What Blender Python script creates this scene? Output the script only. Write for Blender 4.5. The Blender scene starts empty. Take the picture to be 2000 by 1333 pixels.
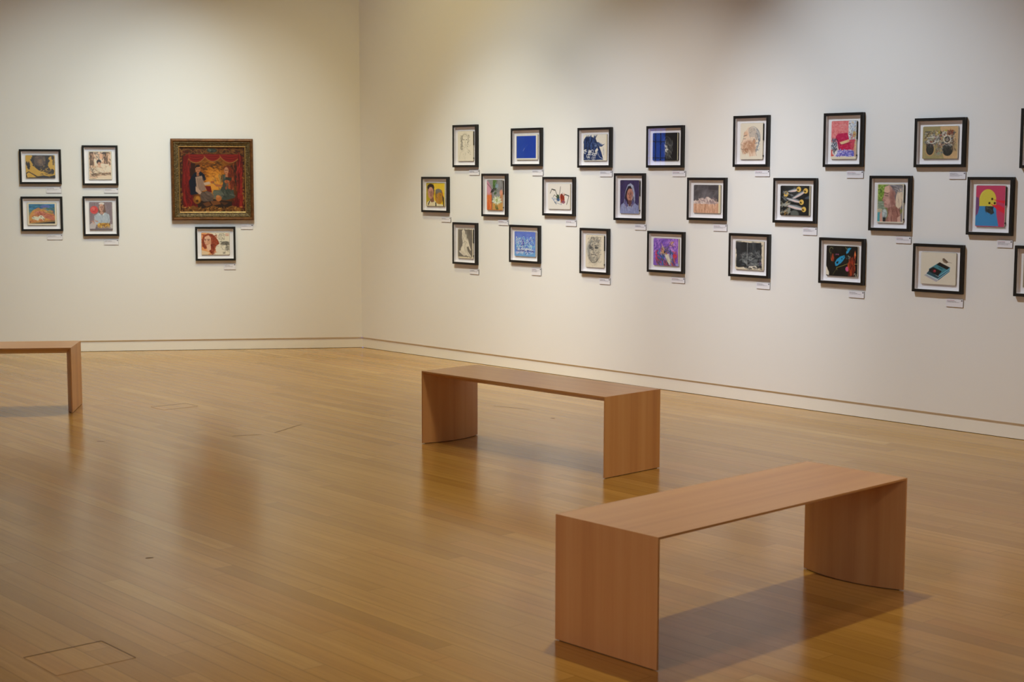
import bpy, bmesh, math, random
import numpy as np
from mathutils import Vector, Matrix

S = bpy.context.scene
COL = S.collection
rnd = random.Random(7)

# ------------------------------------------------------------------ helpers
def lin(c):
    if isinstance(c, str):
        c = tuple(int(c[i:i + 2], 16) / 255 for i in (0, 2, 4))
    return tuple((x / 12.92 if x <= .04045 else ((x + .055) / 1.055) ** 2.4) for x in c)

def new_mat(name):
    m = bpy.data.materials.new(name)
    m.use_nodes = True
    nt = m.node_tree
    b = nt.nodes['Principled BSDF']
    return m, nt, b

def plain(name, col, rough=.6, spec=.5, metal=0.):
    m, nt, b = new_mat(name)
    b.inputs['Base Color'].default_value = (*lin(col), 1)
    b.inputs['Roughness'].default_value = rough
    b.inputs['Specular IOR Level'].default_value = spec
    b.inputs['Metallic'].default_value = metal
    return m

class NB:
    """tiny node builder"""
    def __init__(s, nt): s.nt = nt
    def n(s, t, **k):
        o = s.nt.nodes.new(t)
        for a, v in k.items(): setattr(o, a, v)
        return o
    def link(s, a, b): s.nt.links.new(a, b)
    def val(s, sock, v):
        if hasattr(v, 'is_linked'): s.link(v, sock)
        else: sock.default_value = v
    def math(s, op, a, b=0., c=None):
        o = s.n('ShaderNodeMath', operation=op)
        s.val(o.inputs[0], a); s.val(o.inputs[1], b)
        if c is not None: s.val(o.inputs[2], c)
        return o.outputs[0]
    def mix(s, f, a, b, mode='MIX'):
        o = s.n('ShaderNodeMix', data_type='RGBA', blend_type=mode)
        s.val(o.inputs['Factor'], f)
        for nm, v in (('A', a), ('B', b)):
            k = [i for i in o.inputs if i.name == nm and i.type == 'RGBA'][0]
            s.val(k, v)
        return [x for x in o.outputs if x.type == 'RGBA'][0]
    def comb(s, x, y, z=0.):
        o = s.n('ShaderNodeCombineXYZ')
        for i, v in enumerate((x, y, z)): s.val(o.inputs[i], v)
        return o.outputs[0]
    def noise(s, vec, scale, detail=3., rough=.5):
        o = s.n('ShaderNodeTexNoise')
        s.link(vec, o.inputs['Vector']); o.inputs['Scale'].default_value = scale
        o.inputs['Detail'].default_value = detail; o.inputs['Roughness'].default_value = rough
        return o.outputs['Fac']
    def white(s, vec):
        o = s.n('ShaderNodeTexWhiteNoise', noise_dimensions='3D')
        s.link(vec, o.inputs['Vector'])
        return o.outputs['Value']
    def ramp(s, f, stops):
        o = s.n('ShaderNodeValToRGB')
        e = o.color_ramp.elements
        while len(e) < len(stops): e.new(.5)
        for x, (p, c) in zip(e, stops):
            x.position = p; x.color = (*lin(c), 1)
        s.link(f, o.inputs[0])
        return o.outputs[0]

def mesh_obj(name, verts, faces, mat=None, parent=None, smooth=False, loc=None):
    me = bpy.data.meshes.new(name)
    me.from_pydata(verts, [], faces)
    me.validate(); me.update()
    bm = bmesh.new(); bm.from_mesh(me)
    bmesh.ops.recalc_face_normals(bm, faces=bm.faces)
    bm.to_mesh(me); bm.free()
    if smooth:
        for p in me.polygons: p.use_smooth = True
    if mat: me.materials.append(mat)
    o = bpy.data.objects.new(name, me)
    COL.objects.link(o)
    if parent: o.parent = parent
    if loc: o.location = loc
    return o

class MB:
    def __init__(s): s.v, s.f = [], []
    def box(s, x0, x1, y0, y1, z0, z1):
        b = len(s.v)
        s.v += [(x0, y0, z0), (x1, y0, z0), (x1, y1, z0), (x0, y1, z0), (x0, y0, z1), (x1, y0, z1), (x1, y1, z1), (x0, y1, z1)]
        s.f += [tuple(b + i for i in q) for q in ((0, 3, 2, 1), (4, 5, 6, 7), (0, 1, 5, 4), (1, 2, 6, 5), (2, 3, 7, 6), (3, 0, 4, 7))]
        return s
    def prism(s, pts, y0, y1):
        """outline in x,z extruded along y"""
        b = len(s.v); n = len(pts)
        s.v += [(x, y0, z) for x, z in pts] + [(x, y1, z) for x, z in pts]
        s.f += [tuple(range(b, b + n)), tuple(range(b + 2 * n - 1, b + n - 1, -1))]
        s.f += [(b + i, b + (i + 1) % n, b + n + (i + 1) % n, b + n + i) for i in range(n)]
        return s
    def ring(s, w, h, prof):
        """picture moulding: prof = closed list of (inset, y); mitred round a w x h rectangle, x centred, z from 0"""
        b = len(s.v); n = len(prof)
        for cx, cz, sx, sz in ((-w / 2, 0, 1, 1), (w / 2, 0, -1, 1), (w / 2, h, -1, -1), (-w / 2, h, 1, -1)):
            s.v += [(cx + sx * i, y, cz + sz * i) for i, y in prof]
        for c in range(4):
            d = (c + 1) % 4
            for i in range(n):
                j = (i + 1) % n
                s.f.append((b + c * n + i, b + d * n + i, b + d * n + j, b + c * n + j))
        return s
    def build(s, name, mat, parent=None, smooth=False):
        return mesh_obj(name, s.v, s.f, mat, parent, smooth)

def empty(name, loc, rz, label, cat, group=None):
    o = bpy.data.objects.new(name, None)
    o.empty_display_size = .1
    COL.objects.link(o)
    o.location = loc; o.rotation_euler = (0, 0, rz)
    o['label'] = label; o['category'] = cat
    if group: o['group'] = group
    return o

def struct(o, label, cat):
    o['kind'] = 'structure'; o['label'] = label; o['category'] = cat
    return o

# ------------------------------------------------------------------ room geometry (metres)
CAM_H = 1.63645; F_PX = 3010.8; PITCH = .10874; ROLL = .00173
C0 = Vector((-1.40967, 14.39327))
DR = Vector((.673373, -.739303)).normalized()      # along the right wall, away from the corner
DL = Vector((-.989087, -.147330)).normalized()     # along the left wall, away from the corner
NR = Vector((DR.y, -DR.x)); NR = NR if NR.y < 0 else -NR
NL = Vector((DL.y, -DL.x)); NL = NL if NL.y < 0 else -NL
RZ_R = math.atan2(DR.y, DR.x); RZ_L = math.atan2(-DL.y, -DL.x)
CEIL = 5.3
def onR(s, d=0., z=0.): p = C0 + DR * s + NR * d; return Vector((p.x, p.y, z))
def onL(s, d=0., z=0.): p = C0 + DL * s + NL * d; return Vector((p.x, p.y, z))

# ------------------------------------------------------------------ materials
def paint_mat(name, col, rough=.85, bump=.06):
    m, nt, b = new_mat(name); N = NB(nt)
    pos = N.n('ShaderNodeNewGeometry').outputs['Position']
    f = N.noise(pos, .7, 2.)
    c = N.mix(f, (*lin(col), 1), (*[x * .975 for x in lin(col)], 1))
    N.link(c, b.inputs['Base Color'])
    b.inputs['Roughness'].default_value = rough
    b.inputs['Specular IOR Level'].default_value = .25
    bp = N.n('ShaderNodeBump'); bp.inputs['Strength'].default_value = bump; bp.inputs['Distance'].default_value = .001
    N.link(N.noise(pos, 160., 2.), bp.inputs['Height']); N.link(bp.outputs[0], b.inputs['Normal'])
    return m
M_wall = paint_mat('warm white wall paint', 'efeef0')
M_base = paint_mat('baseboard paint', 'f3f1ee', .5, .02)
M_ceil = paint_mat('ceiling paint', 'c9c1b2')
M_dark = plain('shadow gap black', '14110e', .8)  # black stands in for shade in the gaps under baseboards and bench legs

# strip floor: boards run (almost) parallel to the right wall
PL_W = .0917; PL_A = math.radians(-.9)
PD = Vector((DR.x * math.cos(PL_A) - DR.y * math.sin(PL_A), DR.x * math.sin(PL_A) + DR.y * math.cos(PL_A)))
PN = Vector((-PD.y, PD.x))
def floor_mat(name, tint=1.):
    m, nt, b = new_mat(name); N = NB(nt)
    pos = N.n('ShaderNodeNewGeometry').outputs['Position']
    sep = N.n('ShaderNodeSeparateXYZ'); N.link(pos, sep.inputs[0])
    x, y = sep.outputs[0], sep.outputs[1]
    u = N.math('ADD', N.math('MULTIPLY', x, PD.x), N.math('MULTIPLY', y, PD.y))
    v = N.math('ADD', N.math('MULTIPLY', x, PN.x), N.math('MULTIPLY', y, PN.y))
    vv = N.math('DIVIDE', N.math('SUBTRACT', v, 2.0209 - 40 * PL_W), PL_W)
    row = N.math('FLOOR', vv); fr = N.math('FRACT', vv)
    r1 = N.white(N.comb(row, 3.7, 1.1))
    uu = N.math('DIVIDE', N.math('ADD', u, N.math('MULTIPLY', r1, 37.)), 1.45)
    uj = N.math('ADD', uu, 200.)
    pl = N.math('FLOOR', uj); fu = N.math('FRACT', uj)
    r2 = N.white(N.comb(row, pl, 5.)); r3 = N.white(N.comb(row, pl, 9.))
    base = N.ramp(r2, [(0., 'b08743'), (.25, 'be944e'), (.6, 'c79d57'), (.85, 'c2934f'), (1., 'd1aa64')])
    # stretched grain
    g1 = N.noise(N.comb(N.math('MULTIPLY', u, 1.3), N.math('MULTIPLY', v, 34.), r3), 1., 4., .6)
    g2 = N.noise(N.comb(N.math('MULTIPLY', u, 5.), N.math('MULTIPLY', v, 150.), r2), 1., 3., .6)
    g = N.math('ADD', N.math('MULTIPLY', g1, .75), N.math('MULTIPLY', g2, .3))
    base = N.mix(N.math('MULTIPLY_ADD', g, 1.6, -.62), base, (*lin('946a3a'), 1))
    # soft large scale wear
    w = N.noise(pos, .55, 2.)
    base = N.mix(N.math('MULTIPLY_ADD', w, .5, -.12), base, (*lin('b08958'), 1))
    # seams: long joints of varying strength, thin mid groove, butt joints
    d = N.math('MINIMUM', fr, N.math('SUBTRACT', 1., fr))
    rs = N.white(N.comb(row, 1.3, 7.7))
    seam = N.math('MULTIPLY', N.math('SUBTRACT', 1., N.math('SMOOTH_MIN', N.math('DIVIDE', d, .035), 1., .2)), N.math('MULTIPLY_ADD', rs, .5, .27))
    dm = N.math('ABSOLUTE', N.math('SUBTRACT', fr, N.math('MULTIPLY_ADD', r1, .3, .35)))
    mid = N.math('MULTIPLY', N.math('SUBTRACT', 1., N.math('MINIMUM', N.math('DIVIDE', dm, .03), 1.)), N.math('MULTIPLY', rs, .22))
    de = N.math('MINIMUM', fu, N.math('SUBTRACT', 1., fu))
    end = N.math('MULTIPLY', N.math('LESS_THAN', de, .0011), .45)
    k = N.math('MINIMUM', N.math('MAXIMUM', N.math('MAXIMUM', seam, mid), end), 1.)
    k = N.math('MAXIMUM', k, 0.)
    col = N.mix(k, base, (*lin('5e3d1c'), 1))
    if tint != 1.: col = N.mix(1., col, (tint, tint, tint, 1), 'MULTIPLY')
    N.link(col, b.inputs['Base Color'])
    N.link(N.math('MULTIPLY_ADD', g1, .08, .15), b.inputs['Roughness'])
    b.inputs['Specular IOR Level'].default_value = .36
    bp = N.n('ShaderNodeBump'); bp.inputs['Strength'].default_value = .10; bp.inputs['Distance'].default_value = .0008
    hh = N.math('SUBTRACT', N.math('MULTIPLY', g1, .3), k)
    N.link(hh, bp.inputs['Height']); N.link(bp.outputs[0], b.inputs['Normal'])
    return m
M_floor = floor_mat('maple strip floor')
M_lid = floor_mat('floor hatch wood', 1.06)

def wood_mat(name, axis, cols, scale=1., rough=.33):
    """straight-grained bench veneer; axis = the way the grain runs in object space"""
    m, nt, b = new_mat(name); N = NB(nt)
    tc = N.n('ShaderNodeTexCoord').outputs['Object']
    mp = N.n('ShaderNodeMapping'); N.link(tc, mp.inputs['Vector'])
    st = [34., 34., 34.]; st[axis] = .9
    mp.inputs['Scale'].default_value = st
    f1 = N.noise(mp.outputs[0], 1. * scale, 4., .6)
    mp2 = N.n('ShaderNodeMapping'); N.link(tc, mp2.inputs['Vector'])
    st = [9., 9., 9.]; st[axis] = .25
    mp2.inputs['Scale'].default_value = st
    f2 = N.noise(mp2.outputs[0], 1. * scale, 2.)
    mp3 = N.n('ShaderNodeMapping'); N.link(tc, mp3.inputs['Vector'])
    st = [160., 160., 160.]; st[axis] = 3.
    mp3.inputs['Scale'].default_value = st
    f3 = N.noise(mp3.outputs[0], 1., 2.)
    f = N.math('ADD', N.math('ADD', N.math('MULTIPLY', f1, .16), N.math('MULTIPLY', f2, .74)), N.math('MULTIPLY', f3, .12))
    c = N.ramp(f, [(.3, cols[0]), (.5, cols[1]), (.7, cols[2])])
    N.link(c, b.inputs['Base Color'])
    b.inputs['Roughness'].default_value = rough
    b.inputs['Specular IOR Level'].default_value = .45
    bp = N.n('ShaderNodeBump'); bp.inputs['Strength'].default_value = .05; bp.inputs['Distance'].default_value = .0005
    N.link(f3, bp.inputs['Height']); N.link(bp.outputs[0], b.inputs['Normal'])
    return m
WC = ('bc8556', 'd09c68', 'dcae7a')
M_bench_top = wood_mat('bench veneer grain lengthwise', 0, WC, rough=.29)
M_bench_leg = wood_mat('bench veneer grain upright', 2, WC, rough=.38)

M_frame = plain('black frame paint', '1c1916', .42, .4)
M_spacer = plain('white spacer', 'f0edf0', .8, .2)
M_mat = plain('white backing board', 'f2eff4', .85, .2)
M_cover = plain('black sketchbook cover', '17130f', .6)
M_pages = plain('cream page edges', 'e6dcc6', .8, .2)
M_band = plain('black elastic', '0d0c0b', .7)
M_card = plain('white card', 'eceaf4', .8, .2)
M_core = plain('black foam core', '1b1a1c', .8)
M_ink = plain('grey printing ink', '8f8c98', .8)
M_inkd = plain('dark printing ink', '5a5663', .8)
M_inkr = plain('red printing ink', 'b8647e', .8)
M_dot = plain('dark round sticker', '1d1b28', .6)
M_num = plain('sticker figures', 'b9b8c4', .6)

m, nt, b = new_mat('picture glass'); N = NB(nt)
nt.nodes.remove(b)
tr = N.n('ShaderNodeBsdfTransparent'); gl = N.n('ShaderNodeBsdfGlossy'); gl.inputs['Roughness'].default_value = .0
geo = N.n('ShaderNodeNewGeometry'); dt = N.n('ShaderNodeVectorMath', operation='DOT_PRODUCT')
N.link(geo.outputs['Incoming'], dt.inputs[0]); N.link(geo.outputs['Normal'], dt.inputs[1])
cosi = N.math('ABSOLUTE', dt.outputs['Value'])
fre = N.math('MULTIPLY_ADD', N.math('POWER', N.math('SUBTRACT', 1., cosi), 5.), .97, .022)   # thin pane reflectance
mx = N.n('ShaderNodeMixShader')
N.link(fre, mx.inputs[0]); N.link(tr.outputs[0], mx.inputs[1]); N.link(gl.outputs[0], mx.inputs[2])
N.link(mx.outputs[0], nt.nodes['Material Output'].inputs['Surface'])
M_glass = m

m, nt, b = new_mat('painted paper'); N = NB(nt)
at = N.n('ShaderNodeAttribute'); at.attribute_name = 'paint'
N.link(at.outputs['Color'], b.inputs['Base Color'])
b.inputs['Roughness'].default_value = .7; b.inputs['Specular IOR Level'].default_value = .25
M_art = m
m, nt, b = new_mat('oil paint on canvas'); N = NB(nt)
at = N.n('ShaderNodeAttribute'); at.attribute_name = 'paint'
N.link(at.outputs['Color'], b.inputs['Base Color'])
b.inputs['Roughness'].default_value = .45; b.inputs['Specular IOR Level'].default_value = .35
M_oil = m

def gold_mat(name, c1, c2, rough, metal, sc, bump):
    m, nt, b = new_mat(name); N = NB(nt)
    tc = N.n('ShaderNodeTexCoord').outputs['Object']
    f = N.noise(tc, sc, 3., .6)
    N.link(N.ramp(f, [(.3, c1), (.7, c2)]), b.inputs['Base Color'])
    b.inputs['Roughness'].default_value = rough; b.inputs['Metallic'].default_value = metal
    bp = N.n('ShaderNodeBump'); bp.inputs['Strength'].default_value = bump; bp.inputs['Distance'].default_value = .004
    vo = N.n('ShaderNodeTexVoronoi'); N.link(tc, vo.inputs['Vector']); vo.inputs['Scale'].default_value = sc * 1.6
    N.link(vo.outputs['Distance'], bp.inputs['Height']); N.link(bp.outputs[0], b.inputs['Normal'])
    return m
M_gold_out = gold_mat('bronze gilt', '543418', '7c5026', .38, .35, 30., .08)
M_gold_orn = gold_mat('olive gilt ornament', '40301a', '76623c', .5, .3, 60., .9)
M_gold_lip = gold_mat('bright gilt lip', '9a7440', 'b98f55', .35, .5, 30., .08)

# ------------------------------------------------------------------ room shell
def wall_piece(name, p, q, z0, z1, thick, mat, away):
    """upright slab from p to q; the face p-q looks into the room, thickness goes along 'away'"""
    a = Vector((p.x, p.y)); c = Vector((q.x, q.y))
    v = [(a.x, a.y, z0), (c.x, c.y, z0), (c.x + away.x * thick, c.y + away.y * thick, z0), (a.x + away.x * thick, a.y + away.y * thick, z0)]
    v += [(x, y, z1) for x, y, _ in v]
    f = [(0, 3, 2, 1), (4, 5, 6, 7), (0, 1, 5, 4), (1, 2, 6, 5), (2, 3, 7, 6), (3, 0, 4, 7)]
    return mesh_obj(name, v, f, mat)

LR, LLEN = 15.5, 9.0
P1 = C0 + DR * LR; P3 = C0 + DL * LLEN
P2 = Vector((P1.x - 7.5, P1.y - 7.0)); P4 = Vector((P3.x - .3, P2.y))
poly = [C0, P1, P2, P4, P3]
cen = Vector((-1., 4.5))
fpoly = [p + (p - cen).normalized() * .16 for p in poly]
fl = mesh_obj('floor', [(p.x, p.y, 0) for p in fpoly] + [(p.x, p.y, -.15) for p in fpoly],
              [(0, 1, 2, 3, 4), (9, 8, 7, 6, 5)] + [(i, (i + 1) % 5, 5 + (i + 1) % 5, 5 + i) for i in range(5)], M_floor)
struct(fl, 'light maple strip floor with satin varnish', 'floor')
ce = mesh_obj('ceiling', [(p.x, p.y, CEIL) for p in poly] + [(p.x, p.y, CEIL + .15) for p in poly],
              [(0, 1, 2, 3, 4), (9, 8, 7, 6, 5)] + [(i, (i + 1) % 5, 5 + (i + 1) % 5, 5 + i) for i in range(5)], M_ceil)
struct(ce, 'gallery ceiling above the picture walls', 'ceiling')
BH = .1002
def upright(name, p, q, n, z0, z1, back, thick, mat, lab, cat):
    o = wall_piece(name, Vector((p.x, p.y)) - n * back, Vector((q.x, q.y)) - n * back, z0, z1, thick, mat, -n)
    return struct(o, lab, cat)
upright('wall_right', C0, P1, NR, BH, CEIL, 0, .12, M_wall, 'long white gallery wall with three rows of black framed drawings', 'wall')
upright('wall_left', C0, P3, NL, BH, CEIL, 0, .12, M_wall, 'white gallery wall with the gilt framed oil painting', 'wall')
upright('baseboard_right', C0 - DR * .009, P1, NR, .003, BH - .0006, .011, .11, M_base, 'recessed white baseboard under the long right wall', 'baseboard')
upright('baseboard_left', C0 - DL * .009, P3, NL, .003, BH - .0006, .011, .11, M_base, 'recessed white baseboard under the left wall', 'baseboard')
for nm, q, n, lab in (('shade_strip_1', P1, NR, 'dark strip standing in for shade under the right baseboard'), ('shade_strip_2', P3, NL, 'dark strip standing in for shade under the left baseboard')):
    upright(nm, C0, q, n, 0, .003, .015, .1, M_dark, lab, 'shade_strip')  # added strip closes the gap, its black painted in for the shade
def inward(p, q):
    d = (q - p).normalized(); n = Vector((d.y, -d.x))
    c = Vector((0, 5)); return n if (c - p).dot(n) > 0 else -n
for nm, p, q, lab in (('wall_front', P1, P2, 'plain gallery wall behind the camera on the right'), ('wall_back', P2, P4, 'plain gallery wall behind the camera')):
    n = inward(p, q); upright(nm, p, q, n, 0, CEIL, 0, .12, M_wall, lab, 'wall')

# side wall with the tall dusk-blue window that shows in one picture glass
n4 = inward(P4, P3); d4 = (P3 - P4).normalized(); L4 = (P3 - P4).length
wa, wb = 15.563, 16.226
WZ0, WZ1 = 1.62, 3.3
mb = MB()
def sw(m0, m1, z0, z1, t0=0., t1=.12):
    b = len(mb.v)
    for z in (z0, z1):
        for m_, t in ((m0, t0), (m1, t0), (m1, t1), (m0, t1)):
            p = P4 + d4 * m_ - n4 * t; mb.v.append((p.x, p.y, z))
    mb.f.extend(tuple(b + i for i in q) for q in ((0, 3, 2, 1), (4, 5, 6, 7), (0, 1, 5, 4), (1, 2, 6, 5), (2, 3, 7, 6), (3, 0, 4, 7)))
sw(0, wa, 0, CEIL); sw(wb, L4, 0, CEIL); sw(wa, wb, 0, WZ0); sw(wa, wb, WZ1, CEIL)
struct(mb.build('wall_side', M_wall), 'plain gallery wall left of the camera with a window', 'wall')
mb = MB()
nb = 9; nh = 7
for i in range(nb + 1):
    m_ = wa + (wb - wa) * i / nb; sw(m_ - .006, m_ + .006, WZ0, WZ1, .05, .08)
for i in range(nh + 1):
    z = WZ0 + (WZ1 - WZ0) * i / nh; sw(wa, wb, z - .006, z + .006, .05, .08)
wn = struct(mb.build('window_1', plain('window bars', '15171c', .5)), 'dusk blue window with dark glazing bars', 'window')
mb = MB(); sw(wa, wb, WZ0, WZ1, .062, .066)
mb.build('pane', M_glass, wn)

# ------------------------------------------------------------------ benches
def lens(w, W, te=.0075, tm=.058):
    u = w / W
    return te + 4 * (tm - te) * (u - u * u)
def make_bench(loc, rz, L, W, H, label):
    """origin at the floor under the middle; x along the bench, y across"""
    root = empty('bench', loc, rz, label, 'bench', 'wooden gallery benches')
    n = 24; ws = [W * i / n for i in range(n + 1)]
    v, f = [], []
    for w in ws:
        t = lens(w, W); y = w - W / 2
        v += [(-L / 2, y, H), (L / 2, y, H), (L / 2 - t, y, H - t), (-L / 2 + t, y, H - t)]
    for i in range(n):
        a = 4 * i; c = a + 4
        for k in range(4):
            k2 = (k + 1) % 4
            f.append((a + k, a + k2, c + k2, c + k))
    f += [(0, 1, 2, 3), (4 * n + 3, 4 * n + 2, 4 * n + 1, 4 * n)]
    def finish(o):
        for p in o.data.polygons: p.use_smooth = True
        o.data.set_sharp_from_angle(angle=math.radians(30))
    top = mesh_obj('seat_slab', v, f, M_bench_top, root); finish(top)
    g = .0035
    for sx in (-1, 1):
        v, f = [], []
        for w in ws:
            t = lens(w, W); y = w - W / 2
            v += [(sx * L / 2, y, g), (sx * L / 2, y, H), (sx * (L / 2 - t), y, H - t), (sx * (L / 2 - t), y, g)]
        f = []
        for i in range(n):
            a = 4 * i; c = a + 4
            for k in range(4):
                k2 = (k + 1) % 4
                f.append((a + k, a + k2, c + k2, c + k))
        f += [(0, 1, 2, 3), (4 * n + 3, 4 * n + 2, 4 * n + 1, 4 * n)]
        leg = mesh_obj('leg', v, f, M_bench_leg, root); finish(leg)
        v, f = [], []
        for w in ws[1:-1]:
            t = max(lens(w, W) - .004, .003); y = w - W / 2
            v += [(sx * (L / 2 - .002), y, 0), (sx * (L / 2 - .002), y, g), (sx * (L / 2 - t), y, g), (sx * (L / 2 - t), y, 0)]
        for i in range(n - 2):
            a = 4 * i; c = a + 4
            for k in range(4):
                k2 = (k + 1) % 4
                f.append((a + k, a + k2, c + k2, c + k))
        q = 4 * (n - 2)
        f += [(0, 1, 2, 3), (q + 3, q + 2, q + 1, q)]
        ft = mesh_obj('foot', v, f, M_dark, leg)  # recessed foot, coloured black for the shade under the leg
        ft['label'] = 'dark recessed foot strip'
    return root
def bench_at(bx, by, t, L, W, H, kind, label):
    ax = Vector((math.cos(t), math.sin(t))); ay = Vector((-math.sin(t), math.cos(t)))
    B = Vector((bx, by))
    if kind == 'n': c = B - ax * W / 2 + ay * L / 2; rz = t + math.pi / 2
    else: c = B - ax * L / 2 + ay * W / 2; rz = t
    return make_bench((c.x, c.y, 0), rz, L, W, H, label)
bench_at(.4793, 4.9372, -.8185, 1.463, .4768, .452, 'n', 'orange-brown wooden bench nearest the camera, standing alone at front right')
bench_at(.4977, 8.1576, -.8031, 1.503, .4534, .4452, 'm', 'orange-brown wooden bench in the middle, parallel to the long right wall')
bench_at(-2.995, 10.3985, .1271, 1.47, .4446, .4503, 'l', 'wooden bench cut off by the left picture edge, in front of the left wall')

# ------------------------------------------------------------------ floor hatches and marks
def floor_quad(mbv, p, q, w, z=.0007):
    d = (q - p).normalized(); n = Vector((-d.y, d.x)) * w / 2
    b = len(mbv.v)
    mbv.v += [(*(p + n), z), (*(p - n), z), (*(q - n), z), (*(q + n), z)]
    mbv.f.append((b, b + 1, b + 2, b + 3))
M_joint = plain('hatch joint', 'a07a48', .22)
def hatch(corner, a, bl, label, strong):
    """corner = far-left corner; a = length across the boards, bl = length along them"""
    root = empty('floor_hatch', (corner.x, corner.y, 0), math.atan2(PD.y, PD.x), label, 'floor hatch', 'hatches let into the floor')
    m = MB(); m.box(0, bl, 0, a, 0, .0008)
    m.build('lid', M_lid, root)
    g = MB(); t = .0011
    g.box(-strong, 0, -.002, a + .002, 0, t); g.box(0, bl, a, a + strong * .6, 0, t)
    g2 = MB(); g2.box(0, bl, -.002, 0, 0, .0009); g2.box(bl, bl + .0025, 0, a, 0, .0009)
    g2.build('lid_joint', M_joint, root)
    o = g.build('lid_gap', plain('hatch gap', '4a3318', .8), root); o['label'] = 'dark gap round the lid'
hatch(Vector((-1.648, 5.071)), .281, .245, 'square wooden floor hatch flush with the boards at front left', .006)
hatch(Vector((-2.521, 10.677)), .264, .17, 'small wooden floor hatch beside the left bench leg', .009)
mk = MB()
for a_, b_, w_ in (((-1.742, 9.491), (-1.571, 9.559), .006), ((-1.50, 9.62), (-1.373, 9.949), .005), ((-.133, 10.767), (.126, 10.604), .005),
                   ((-2.535, 9.298), (-2.49, 9.298), .008), ((.262, 10.222), (.286, 10.215), .012), ((-1.56, 6.43), (-1.53, 6.44), .010)):
    floor_quad(mk, Vector(a_), Vector(b_), w_)
o = mk.build('scratch', plain('dark scratches', '5a4020', .8), fl); o['label'] = 'dark scratches and scuffs in the varnish'

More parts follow.
